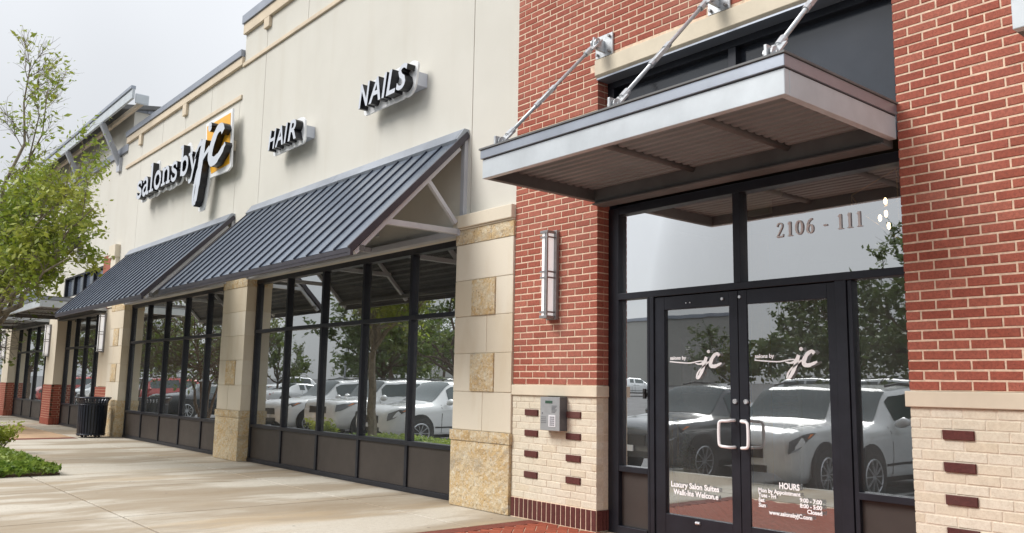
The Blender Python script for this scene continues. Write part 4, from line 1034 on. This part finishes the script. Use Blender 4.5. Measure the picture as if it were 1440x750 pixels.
SL = {
 'o': [(arc(.5, .48, .36, .42, 0, 360, 22), [.2]*23)],
 'l': [([(.28, 0), (.28, 1.6)], [.22]*2), ([(.02, .06), (.56, .06)], [.12]*2), ([(.05, 1.54), (.28, 1.54)], [.12]*2)],
 'n': [([(.25, 0), (.25, .98)], [.22]*2), (smooth_path([(.28, .68), (.5, .88), (.72, .86), (.86, .62), (.86, 0)], 4), [.12, .16, .2, .22, .22]), ([(.02, .06), (.5, .06)], [.12]*2), ([(.62, .06), (1.1, .06)], [.12]*2), ([(.04, .92), (.25, .92)], [.12]*2)],
 'b': [([(.25, .02), (.25, 1.6)], [.22]*2), (arc(.55, .47, .36, .41, 150, -150, 16), [.12]+[.2]*15+[.12]), ([(.03, 1.54), (.25, 1.54)], [.12]*2)],
 'a': [(smooth_path([(.14, .74), (.24, .90), (.48, .92), (.66, .76), (.68, .5), (.68, .14), (.78, .05), (.92, .06)], 4), [.14, .16, .2, .22, .22, .22, .16, .10]), (smooth_path([(.66, .54), (.36, .5), (.16, .32), (.22, .08), (.44, .04), (.66, .2)], 4), [.12, .16, .2, .2, .16, .12])],
 's': [(smooth_path([(.70, .72), (.55, .90), (.28, .88), (.18, .70), (.34, .54), (.58, .42), (.70, .24), (.55, .05), (.28, .05), (.12, .24)], 4), [.12, .15, .18, .2, .2, .2, .2, .18, .15, .12]), ([(.70, .62), (.70, .92)], [.08]*2), ([(.13, .04), (.13, .34)], [.08]*2)],
 'y': [([(.16, .94), (.54, .06)], [.22, .2]), (smooth_path([(.92, .94), (.56, .06), (.38, -.42), (.12, -.46)], 4), [.16, .18, .18, .16]), ([(-.02, .93), (.38, .93)], [.12]*2), ([(.70, .93), (1.1, .93)], [.12]*2)], ' ': []}
SS = thing('salon_sign', 'raised black and pale letter sign with a yellow square plate on the lower stucco wall', 'sign', (-17.5, -.05, 5.2))
adv = {'s': .86, 'a': .98, 'l': .60, 'o': 1.02, 'n': 1.14, 'b': 1.02, 'y': 1.1, ' ': .20}
sx = 3.92/(sum(adv[c] for c in 'salons by')); sz = .40; x = -20.14; e = 0
for ch in 'salons by':
    mb = MB(); pts_all = []
    for pts, w in SL[ch]:
        P = [(x+px*sx, 5.385+pz*sz) for px, pz in pts]; W_ = ws(pts, w); e += .0006
        mb.ribbon(P, [v*.47 for v in W_], -.25-(e % .004), -.125); pts_all += P
    if mb.f:
        mb.build('letter', [M['letter_face'], M['letter_side']], SS)
        if ch == 'l' or ch == 'b': pts_all = [p for p in pts_all]
        q = MB(); q.prism(grow(hull(pts_all), .085), -.124-(e % .011), -.100); q.build('backing_plate', M['white'], SS)
    x += adv[ch]*sx
mb = MB(); mb.prism([(-16.27, 6.29), (-14.95, 6.29), (-14.85, 5.17), (-15.0, 5.12), (-15.86, 5.14), (-16.2, 5.75)], -.134, -.099); mb.build('white_plate', M['white'], SS)
mb = MB(); mb.prism([(-16.19, 6.22), (-15.02, 6.22), (-14.93, 5.24), (-15.80, 5.21), (-16.12, 5.75)], -.140, -.1345); mb.build('yellow_plate', M['yellow'], SS)
mb = MB()
je = 0
for pts, wd in (
    (smooth_path([(-16.38, 5.60), (-16.22, 5.80), (-16.05, 5.86)], 4), [.03, .08, .12]),
    (smooth_path([(-15.93, 5.88), (-16.02, 5.55), (-16.09, 5.2), (-16.17, 4.85), (-16.24, 4.66)], 5), [.20, .24, .22, .17, .10]),
    (smooth_path([(-16.24, 4.66), (-16.33, 4.75), (-16.30, 5.0), (-16.18, 5.3), (-15.92, 5.52), (-15.62, 5.66)], 5), [.08, .10, .10, .09, .09, .10]),
    (smooth_path([(-14.98, 5.83), (-15.06, 5.93), (-15.25, 5.92), (-15.45, 5.74), (-15.56, 5.52), (-15.50, 5.38), (-15.30, 5.35), (-15.05, 5.44), (-14.84, 5.58)], 5), [.15, .16, .17, .20, .22, .2, .17, .13, .08]),
    (arc(-15.655, 6.065, .045, .045, 0, 360, 14), [.09]*15)):
    n = len(pts); W2 = [wd[min(int(round(i/(n-1)*(len(wd)-1))), len(wd)-1)] for i in range(n)]; je += .0007
    mb.ribbon(pts, W2, -.27-je, -.142)
mb.build('script_initials', [M['letter_face'], M['letter_side']], SS)
for pts in ([(-15.93, 5.88), (-16.09, 5.2), (-16.28, 4.62)], [(-16.0, 5.6), (-15.95, 5.2)]):
    q = MB(); q.prism(grow(hull([(p[0]+dx, p[1]) for p in pts for dx in (-.06, .14)]), .06), -.128-(.0007 if len(pts) == 2 else 0), -.098); q.build('backing_plate', M['white'], SS)
mb = MB(); mb.box(-20.0, -15.14, -.095, YW+.004, 5.56, 5.75); mb.build('raceway', M['lintel'], SS, bevel=.004)

# ================================================================ LITTER BIN
BX, BY = -21.38, -.47
bn = thing('litter_bin', 'black slatted metal litter bin on the sidewalk by the limestone pier', 'litter bin', (BX, BY, 0))
mb = MB()
for i in range(30):
    t = 2*math.pi*i/30; c, s = math.cos(t), math.sin(t); tx, ty = -s*.020, c*.020
    prof = [(.290, .04), (.305, .35), (.310, .70), (.312, .77), (.325, .82), (.350, .86), (.358, .885)]
    for (r0, z0), (r1, z1) in zip(prof[:-1], prof[1:]):
        vs = []
        for r, z in ((r0, z0), (r1, z1)):
            for rr in (r, r-.008):
                for sg in (-1, 1): vs.append((BX+rr*c+sg*tx, BY+rr*s+sg*ty, z))
        mb.add(vs, [(0, 1, 5, 4), (3, 2, 6, 7), (1, 3, 7, 5), (2, 0, 4, 6)])
mb.build('slats', M['bin'], bn, kind='stuff')
def ring(R, r, z, seg=36): return [(BX+R*math.cos(2*math.pi*i/seg), BY+R*math.sin(2*math.pi*i/seg), z) for i in range(seg+1)]
mb = MB(); mb.tube(ring(.365, .016, .892), .018, 8, caps=False); mb.build('top_rim', M['bin'], bn, smooth=True)
mb = MB(); mb.tube(ring(.296, .014, .075), .016, 8, caps=False); mb.tube(ring(.305, .01, .74), .012, 8, caps=False); mb.build('hoop', M['bin'], bn, smooth=True)
mb = MB(); mb.tube([(BX, BY, .07), (BX, BY, .78)], [.265, .285], 28); mb.build('liner', M['black_plastic'], bn)
mb = MB(); mb.tube([(BX, BY, .775), (BX, BY, .86), (BX, BY, .90)], [.29, .30, .29], 28, caps=False); 
for i in range(4):
    t = math.pi/4+i*math.pi/2; q = MB(); q.tube([(BX+.2*math.cos(t), BY+.2*math.sin(t), 0), (BX+.2*math.cos(t), BY+.2*math.sin(t), .07)], .03, 8); q.build('foot', M['bin'], bn)

# ================================================================ PLANTING
bed = MB(); bed.box(-17.4, -13.27, -4.80, -2.86, -.012, .028); bed.build('planting_bed', M['soil'], kind='structure', label='mulched planting bed in the sidewalk')
rg = random.Random(11)
def covpt():
    while True:
        x = -13.22-4.3*rg.random()**1.3; y = rg.uniform(-4.6, -2.84)
        e = min(-13.2-x, -2.82-y, x+17.6, .35)/.35; e = max(.12, e)
        h = (.07+.12*(.5+.5*noise.noise(Vector((x*2.2, y*2.2, 0))))+.10*abs(noise.noise(Vector((x*7, y*7, 3)))))*e**.4
        return Vector((x, y, .03+h*(1-rg.random()**2.2)))
leafball(covpt, 7000, .042, rg).build('ground_cover', M['cover'], kind='stuff', label='low bright green ground cover in the planting bed')
def shrub(cx, cy, h, label):
    T = thing('shrub', label, 'shrub', (cx, cy, .02)); st = MB(); tips = []
    for i in range(14):
        a = rg.uniform(0, 6.28); r = rg.uniform(.1, .38); tip = Vector((cx+r*math.cos(a), cy+r*math.sin(a), h*rg.uniform(.6, 1)))
        st.tube([(cx+.2*r*math.cos(a), cy+.2*r*math.sin(a), .02), tip], [.008, .003], 5); tips.append(tip)
    st.build('stems', M['dark_bark'], T)
    def f():
        t = rg.choice(tips); b = Vector((cx, cy, .1)); k = rg.uniform(.35, 1); return b.lerp(t, k)+Vector((rg.gauss(0, .05), rg.gauss(0, .05), rg.gauss(0, .05)))
    leafball(f, 1100, .035, rg).build('foliage', M['leaf'], T); return T
shrub(-17.5, -2.98, .5, 'thin leafy shrub standing in the ground cover at the left edge')

class TreeGen:
    def __init__(s, seed): s.r = random.Random(seed); s.w = MB(); s.l = []
    def limb(s, p0, p1, r0, r1, n=5, wob=.06):
        p0, p1 = Vector(p0), Vector(p1); L = (p1-p0).length; pts = [p0]
        for i in range(1, n): pts.append(p0.lerp(p1, i/n)+Vector((s.r.gauss(0, 1), s.r.gauss(0, 1), s.r.gauss(0, .7)))*wob*L*.5)
        pts.append(p1); s.w.tube(pts, [r0+(r1-r0)*i/n for i in range(n+1)], 7 if r0 > .03 else 5 if r0 > .01 else 3); return pts
    def branch(s, pts, r, depth, length, k, leaf_n, spread=.9, up=.35, dens=1):
        if depth == 0: return
        n = len(pts)
        for _ in range(k):
            f = s.r.uniform(.25, 1.0); i = min(int(f*(n-1)), n-2); p = pts[i].lerp(pts[i+1], f*(n-1)-i)
            d = (pts[i+1]-pts[i]).normalized(); q = Vector((s.r.gauss(0, 1), s.r.gauss(0, 1), s.r.gauss(0, 1)+up)).normalized()
            d = (d+q*spread).normalized(); L = length*s.r.uniform(.6, 1.15); e = p+d*L
            np_ = s.limb(p, e, r*.5, r*.2, 3, .12)
            if depth <= 2:
                for _ in range(int(leaf_n*dens*(1 if depth == 1 else .5))):
                    g = s.r.uniform(.2, 1.08); s.l.append(p.lerp(e, g)+Vector((s.r.gauss(0, .055), s.r.gauss(0, .055), s.r.gauss(0, .05))))
            s.branch(np_, r*.5, depth-1, length*.62, k, leaf_n, spread, up, dens)
    def leaves(s, size): 
        it = iter(s.l); return leafball(lambda: next(it), len(s.l), size, s.r)
# --- the young street tree whose crown fills the left of the photo
T1 = thing('street_tree', 'young yellow green street tree with a sparse top at the left edge', 'tree', (-16.4, -3.55, .02))
tg = TreeGen(5)
trunk = tg.limb((-16.4, -3.55, 0), (-16.45, -3.5, 2.0), .10, .08, 5, .02)
b0 = Vector((-16.45, -3.5, 2.0))
for end, r0, k, dp, L, dens, lf in (
    ((-15.75, -3.3, 6.6), .050, 15, 2, .6, .30, 7), ((-15.0, -3.15, 5.9), .03, 16, 2, .5, .34, 8), ((-13.45, -2.95, 3.05), .060, 7, 2, .5, .7, 10), ((-13.05, -2.78, 3.74), .045, 10, 2, .52, .8, 11),
    ((-13.9, -2.95, 4.55), .042, 11, 2, .65, .9, 12), ((-14.6, -2.65, 5.0), .04, 10, 2, .6, .55, 10), ((-14.6, -3.3, 5.4), .035, 9, 2, .5, .4, 9),
    ((-13.9, -3.1, 3.85), .042, 11, 2, .6, .8, 12), ((-14.8, -2.8, 3.75), .036, 11, 2, .6, 1.0, 12), ((-14.2, -3.0, 3.35), .036, 12, 2, .6, 1.0, 12), ((-14.9, -3.1, 4.4), .036, 11, 2, .65, .9, 12), ((-13.75, -2.7, 3.4), .03, 9, 2, .5, .9, 12), ((-17.0, -2.9, 4.6), .04, 10, 2, .7, .9, 12), ((-18.2, -4.0, 4.3), .04, 10, 2, .8, .8, 10), ((-16.4, -4.8, 4.4), .035, 9, 2, .7, .8, 10), ((-15.4, -2.9, 4.3), .035, 11, 2, .65, 1.0, 12),
    ):
    pts = tg.limb(b0+Vector((0, 0, tg.r.uniform(-.3, .5))), end, r0, .008, 6, .05)
    tg.branch(pts, r0*.35, dp, L, k, lf, .9, .3, dens)
tg.w.build('trunk', M['bark'], T1); tg.leaves(.043).build('crown', M['leaf'], T1)

# --- trees of the lot, met in the window reflections
def lot_tree(seed, H, R, trunk_h, leaf, name, n1=9, lf=9, size=.13, bare=1.0, multi=1):
    g = TreeGen(seed); r0 = .05*H/2
    for m in range(multi):
        a = 6.28*m/max(1, multi)+.4; base = Vector((.12*math.cos(a), .12*math.sin(a), 0)) if multi > 1 else Vector((0, 0, 0))
        top = Vector((base.x*(3.5 if multi > 1 else 0), base.y*(3.5 if multi > 1 else 0), trunk_h)); g.limb(base, top, r0/multi**.6, r0*.7/multi**.6, 4, .05)
        for i in range(n1):
            t = 6.28*i/n1+g.r.uniform(-.4, .4); el = g.r.uniform(.05, 1.0); rr = R*math.sqrt(max(.08, 1-(el-.35)**2/.55))*g.r.uniform(.65, .95)
            end = Vector((rr*math.cos(t), rr*math.sin(t), trunk_h+(H-trunk_h)*el))
            pts = g.limb(top+Vector((0, 0, g.r.uniform(-.2, .5))), end, r0*.4/multi**.5, .012, 5, .08)
            g.branch(pts, r0*.2, 2, R*.42, 8, lf, .9, .25, bare)
    return g.w.mesh('trunk', M['dark_bark']), g.leaves(size).mesh('crown', M[leaf])
kinds = {'oak': lot_tree(21, 7.2, 3.4, 2.2, 'leaf_dark', 'oak', 11, 9, .13), 'elm': lot_tree(33, 8.0, 3.2, 2.4, 'leaf_mid', 'elm', 10, 8, .12), 'myrtle': lot_tree(44, 4.6, 2.3, 1.3, 'leaf_mid', 'myrtle', 7, 3, .07, .55, 4)}
def place_tree(kind, x, y, sc, rz, label, z=None):
    T = thing({'oak': 'oak_tree', 'elm': 'elm_tree', 'myrtle': 'crape_myrtle'}[kind], label, 'tree', (x, y, ground_z(y) if z is None else z), 'trees seen mirrored in the glass')
    T.scale = (sc, sc, sc); T.rotation_euler.z = rz
    link('trunk', kinds[kind][0], T); link('crown', kinds[kind][1], T); return T
for i, (k_, x, y, sc) in enumerate((('oak', -8.4, -15.5, .72), ('oak', -15.9, -17, .52), ('oak', -3.0, -17, .85), ('elm', -1, -21, 1.1), ('oak', -13.5, -25, .9), ('elm', -27, -13.5, .85), ('oak', -34, -14.5, .85), ('elm', -47, -15.5, .6), ('oak', -58, -16, .75), ('elm', -70, -17, .85), ('oak', -84, -20, 1.0), ('oak', -100, -22, 1.1), ('elm', -44, -31, .85), ('oak', -58, -35, .9), ('oak', -6.5, -31, 1.2), ('elm', 3, -34, 1.3), ('elm', -68, -36, 1.4))):  # second oak is added to darken what the left door mirrors
    place_tree(k_, x, y, sc, i*1.3, ['dense dark green tree in a parking island', 'mid green tree in a parking island'][k_ == 'elm']+' mirrored in the shop glass')
place_tree('myrtle', -26.5, -3.6, 1.0, .3, 'nearly bare multi stemmed crape myrtle in the bed along the far shops', 0)
place_tree('myrtle', -34.5, -3.7, 1.05, 4.1, 'nearly bare multi stemmed crape myrtle by the farthest shops', 0)
fw = random.Random(9)
def woodpt():
    x = fw.uniform(-190, 60); k = fw.random(); h = 6.5+2.5*noise.noise(Vector((x*.09, 2, 0)))+1.2*noise.noise(Vector((x*.4, 5, 0)))
    if -105 < x < -60: h *= .6
    return Vector((x, -95-fw.uniform(0, 8), 1.8+h*math.sqrt(k)))
leafball(woodpt, 26000, .55, fw).build('far_woods', M['leaf_dark'], kind='stuff', label='far line of trees beyond the parking lot')

# ================================================================ CARS (met in the window reflections)
def interp(keys, x):
    for (x0, a), (x1, b) in zip(keys[:-1], keys[1:]):
        if x <= x1:
            t = (x-x0)/(x1-x0) if x1 > x0 else 0; t = max(0, min(1, t)); t = t*t*(3-2*t) if True else t
            return [p+(q-p)*t for p, q in zip(a, b)]
    return keys[-1][1]
#            x    half width, bottom, belt, roof half width, roof
SUV = [(0, (.66, .40, .78, .56, .82)), (.07, (.80, .28, .90, .64, .94)), (.35, (.90, .24, .98, .68, 1.04)), (1.0, (.93, .24, 1.0, .72, 1.08)), (1.32, (.93, .24, 1.02, .72, 1.12)),
       (2.08, (.93, .24, 1.05, .63, 1.64)), (2.9, (.93, .24, 1.07, .63, 1.69)), (4.0, (.92, .26, 1.09, .60, 1.64)), (4.52, (.88, .34, 1.08, .60, 1.18)), (4.66, (.80, .44, .98, .55, 1.04)), (4.7, (.70, .5, .9, .5, .92))]
SED = [(0, (.62, .38, .60, .50, .62)), (.10, (.80, .24, .74, .62, .78)), (.5, (.90, .20, .84, .68, .88)), (1.25, (.92, .20, .90, .70, .98)), (2.05, (.92, .2, .93, .58, 1.40)), (2.9, (.92, .2, .95, .58, 1.43)), (3.75, (.92, .22, .96, .62, 1.08)), (4.6, (.88, .28, .95, .66, 1.0)), (4.78, (.80, .36, .88, .6, .9)), (4.8, (.7, .42, .8, .5, .84))]
JEEP = [(0, (.78, .45, .92, .66, .98)), (.06, (.86, .36, 1.04, .70, 1.09)), (.5, (.90, .32, 1.06, .70, 1.12)), (1.15, (.90, .32, 1.08, .70, 1.15)), (1.75, (.90, .32, 1.10, .66, 1.66)), (2.7, (.90, .32, 1.10, .66, 1.70)), (3.95, (.90, .34, 1.10, .66, 1.68)), (4.15, (.88, .4, 1.08, .64, 1.25)), (4.25, (.84, .45, 1.0, .6, 1.1))]
def section(keys, x):
    w, zb, belt, wr, rf = interp(keys, x); mid = (zb+belt)/2
    return [(w-.10, zb), (w-.02, zb+.10), (w+.005, mid), (w, belt-.10), (w-.05, belt), (w-.05+(wr-w+.05)*.92, belt+(rf-belt)*.88), (wr-.10, rf-.012), (wr*.5, rf+.008), (0, rf+.015)]
def spt(keys, x, t):
    s = section(keys, x); n = len(s)-1; f = t*n; i = min(int(f), n-1); k = f-i
    return s[i][0]+(s[i+1][0]-s[i][0])*k, s[i][1]+(s[i+1][1]-s[i][1])*k
CARM = {}
def car_meshes(style, keys, face):
    if style in CARM: return CARM[style]
    L = keys[-1][0]; b = MB(); nx, ntt = 46, 20
    xs = [L*(i/nx) for i in range(nx+1)]
    for x in xs:
        row = [spt(keys, x, j/ntt) for j in range(ntt+1)]
        b.v += [(yy, x, z) for yy, z in row]+[(-yy, x, z) for yy, z in row[-2::-1]]
    W_ = 2*ntt+1
    for i in range(nx):
        for j in range(W_-1): a = i*W_+j; b.f.append((a, a+1, a+W_+1, a+W_)); b.mi.append(0)
    b.f += [tuple(range(W_)), tuple(nx*W_+j for j in range(W_))]; b.mi += [0, 0]
    body = b.mesh('body', M['car_white'], smooth=True)
    g = MB(); o = .006
    cow = [k[0] for k in keys if k[1][4] > 1.3][0]; pre = [k[0] for k in keys if k[0] < cow][-1]
    rear = [k[0] for k in keys if k[1][4] > 1.3][-1]; post = [k[0] for k in keys if k[0] > rear][0]
    def patch(x0, x1, t0, t1, sgn, n=8, push=.008):
        bs_ = len(g.v)
        for i in range(n+1):
            x = x0+(x1-x0)*i/n
            for j in range(5):
                tt = t0+(t1-t0)*j/4; yy, z = spt(keys, x, tt); g.v.append((sgn*(yy+(push if tt < .7 else 0)), x-(push if tt >= .62 and x1 < 2.3 else 0), z+(push if tt >= .62 else 0)))
        for i in range(n):
            for j in range(4): a = bs_+i*5+j; g.f.append((a, a+1, a+6, a+5)); g.mi.append(0)
    for s in (1, -1):
        mid = (cow+rear)/2+.05; patch(pre+.10, cow-.06, .66, 1.0, s); patch(rear+.08, post-.05, .68, 1.0, s)
        mid = (cow+rear)/2+.05
        patch(cow-.22, mid-.05, .53, .615, s); patch(mid+.05, rear-.02, .53, .615, s)
    gl = g.mesh('window_glass', M['car_glass'], smooth=True)
    w = MB(); w.tube([(-.11, 0, 0), (-.10, 0, 0), (.10, 0, 0), (.11, 0, 0)], [.31, .355, .355, .31], 28); tyre = w.mesh('tyre', M['tyre'], smooth=False)
    r = MB(); r.tube([(.105, 0, 0), (.112, 0, 0)], .055, 12)
    for i in range(10):
        t = 6.283*i/10; c, s = math.cos(t), math.sin(t); r.bar((.110, .04*c, .04*s), (.114, .235*c, .235*s), .016, .04, up=(1, 0, 0))
    rg_ = [(.110, .245*math.cos(6.283*i/28), .245*math.sin(6.283*i/28)) for i in range(29)]; r.tube(rg_, .017, 6, caps=False)
    rim = r.mesh('rim', M['rim'])
    a = MB(); a.tube([(-.02, 0, 0), (.015, 0, 0)], .43, 26); arch = a.mesh('wheel_arch', M['black_plastic'])
    h = MB()
    for s in (1, -1):
        P = []; Q = []
        for x, t in ((.05, .30), (.22, .315), (.46, .37), (.72, .455), (.62, .475), (.34, .45), (.08, .43)):
            yy, z = spt(keys, x, t); P.append((s*(yy+.016), x-.016, z+.004))
        h.add(P, [tuple(range(7)) if s > 0 else tuple(reversed(range(7)))], 0)
        for x, t in ((.40, .375), (.46, .385), (.64, .445), (.55, .45)):
            yy, z = spt(keys, x, t); Q.append((s*(yy+.021), x-.021, z+.006))
        h.add(Q, [(0, 1, 2, 3) if s > 0 else (3, 2, 1, 0)], 1)
    hl = h.mesh('headlight', [M['headlight'], M['amber']])
    q = MB(); zt_ = interp(keys, .02)[2]; q.box(-.42, .42, -.03, .12, zt_-.20, zt_-.02); q.box(-.48, .48, -.02, .12, .40, .50); grille = q.mesh('grille', M['black_plastic'])
    mm = MB()
    for s in (1, -1): 
        zb = interp(keys, cow-.3)[2]; mm.tube([(s*.90, cow-.30, zb+.04), (s*.96, cow-.31, zb+.07), (s*1.04, cow-.30, zb+.10), (s*1.12, cow-.29, zb+.09)], [.03, .07, .085, .04], 8)
    mir = mm.mesh('mirror', M['car_white'], smooth=True)
    tl = MB()
    for s in (1, -1):
        P = []
        for x, t in ((L-.30, .40), (L-.06, .40), (L-.05, .47), (L-.34, .48)): yy, z = spt(keys, x, t); P.append((s*(yy+.014), x+.012, z))
        tl.add(P, [(0, 1, 2, 3)])
    tlm = tl.mesh('tail_light', M['tail'])
    g = MB(); lo_, hi_ = .14, L-.12
    for s in (1, -1):
        patch(.95, L-1.0, .0, .10, s, 10, .012); patch(1.40, L-1.35, .185, .20, s, 8, .010)
        for xd in (pre+.28, mid, rear-.15): patch(xd-.008, xd+.008, .13, .52, s, 1, .004)
        for xd in (mid-.30, rear-.45): patch(xd, xd+.2, .40, .425, s, 1, .02)
        g.tube([(s*(interp(keys, cow)[3]-.10), cow+.15, interp(keys, cow+.15)[4]+.03), (s*(interp(keys, 2.6)[3]-.08), 2.6, interp(keys, 2.6)[4]+.045), (s*(interp(keys, rear-.2)[3]-.08), rear-.2, interp(keys, rear-.2)[4]+.03)], .018, 6)
    trim = g.mesh('trim', M['black_plastic'])
    pg = MB(); pg.box(-.16, .16, -.05, -.03, .50, .60); plate = pg.mesh('number_plate', M['keypad']); CARM[style+'x'] = (trim, plate)
    CARM[style] = (body, gl, tyre, rim, arch, hl, grille, mir, tlm, L); return CARM[style]
painted = {}
def with_mat(me, m):
    k = (me.name, m)
    if k not in painted: c = me.copy(); c.materials[0] = M[m]; painted[k] = c
    return painted[k]
def car(style, keys, paint, x, y, rz, label, roof=None):
    body, gl, tyre, rim, arch, hl, grille, mir, tlm, L = car_meshes(style, keys, 0)
    T = thing('parked_car', label, 'car', (x, y, ground_z(y+2.2*math.cos(rz)) if abs(rz) < 4 else 0), 'cars seen mirrored in the glass'); T.rotation_euler.z = rz
    link('body', with_mat(body, paint), T); link('window_glass', gl, T); link('headlight', hl, T); link('grille', grille, T); link('mirror', with_mat(mir, paint), T); link('tail_light', tlm, T); link('trim', CARM[style+'x'][0], T); link('number_plate', CARM[style+'x'][1], T)
    fa, ra = .93, L-1.0
    for yy in (fa, ra):
        for s in (1, -1):
            w = section(keys, yy)[2][0]
            ar = link('wheel_arch', arch, T, (s*(w-.012), yy, .40))
            o = link('wheel', tyre, T, (s*(w-.085), yy, .355)); rr = link('rim', rim, o)
            if s < 0: o.rotation_euler.z = math.pi
    return T
# nose to the shops: the car's +y runs away from the shops, so turn it by 180 degrees
PI = math.pi
def nose_in(style, keys, paint, cx, label, y=-5.05): return car(style, keys, paint, cx, y, PI, label)
nose_in('suv', SUV, 'car_silver', -7.33, 'pearl white crossover parked nose in opposite the right glass door')
nose_in('suv', SUV, 'car_grey', -10.35, 'dark grey crossover parked nose in opposite the left glass door')
nose_in('suv', SUV, 'car_white', -19.1, 'white crossover nearest the street tree, mirrored in the near shop window')
nose_in('jeep', JEEP, 'car_white', -21.8, 'boxy white off roader between two white crossovers')
nose_in('suv', SUV, 'car_white', -25.0, 'white crossover farthest left of the three mirrored in the near shop window')
car('sedan', SED, 'car_black', -36, -9.9, 0, 'black sedan backed in, mirrored in the second shop window')
nose_in('suv', SUV, 'car_red', -43, 'red crossover beyond the black sedan')
nose_in('suv', SUV, 'car_white', -47, 'white crossover beyond the red one')
nose_in('sedan', SED, 'car_silver', -53, 'pearl sedan far along the row')
nose_in('suv', SUV, 'car_red', -58, 'far red crossover along the row')
for x_, sc_ in ((-40.5, .62), (-47, .7), (-56, .7)): place_tree('elm', x_, -4.1, sc_, x_, 'mid green street tree along the kerb by the farthest shops', 0)
for x, y, rz, st, ky, pt_, lb in ((-15.6, -21, PI/2, 'sedan', SED, 'car_grey', 'grey sedan across the aisle'), (-13.5, -27, PI/2, 'suv', SUV, 'car_silver', 'pearl crossover in the far rows'), (-33, -18, PI, 'suv', SUV, 'car_red', 'red crossover in the second row'),
    (-38, -18, PI, 'suv', SUV, 'car_grey', 'grey crossover in the second row'), (-29.5, -18, PI, 'sedan', SED, 'car_white', 'white sedan in the second row'), (-44, -18, 0, 'sedan', SED, 'car_white', 'white sedan backed into the second row'), (-50, -19, PI, 'suv', SUV, 'car_black', 'black crossover in the second row'),
    (-60, -20, PI, 'suv', SUV, 'car_white', 'white crossover in the far second row'), (-44, -46, .6, 'sedan', SED, 'car_white', 'white sedan far off before the grey store'), (-5, -24, PI, 'suv', SUV, 'car_black', 'black crossover under the dark trees'), (-1, -24, PI, 'sedan', SED, 'car_grey', 'grey sedan under the dark trees')):
    car(st, ky, pt_, x, y, rz, lb)
fs = thing('far_store', 'plain grey box store far across the parking lot, mirrored in the left side light', 'building', (-90, -82, 1.8))
mb = MB(); mb.box(-125, -62, -90, -80, 1.5, 10.2); mb.build('wall', M['far_wall'], fs)
mb = MB(); mb.box(-125.2, -61.8, -90.2, -79.8, 10.21, 10.6); mb.build('parapet', M['coping'], fs)
mb = MB(); mb.box(-100, -90, -79.99, -79.9, 1.9, 5.0); mb.build('doors', M['dark_pane'], fs)
for x, y in ((-12.6, -52), (-60, -27)):
    lp = thing('lamp_post', 'grey parking lot lamp post mirrored in the glass', 'lamp post', (x, y, ground_z(y)), 'parking lot lamp posts')
    z = ground_z(y); mb = MB(); mb.tube([(x, y, z), (x, y, z+7.5)], [.09, .06], 10); mb.build('pole', M['grey_metal'], lp, smooth=True)
    mb = MB(); mb.box(x-.7, x+.7, y-.14, y+.14, z+7.5, z+7.62); mb.build('lamp_head', M['grey_metal'], lp)
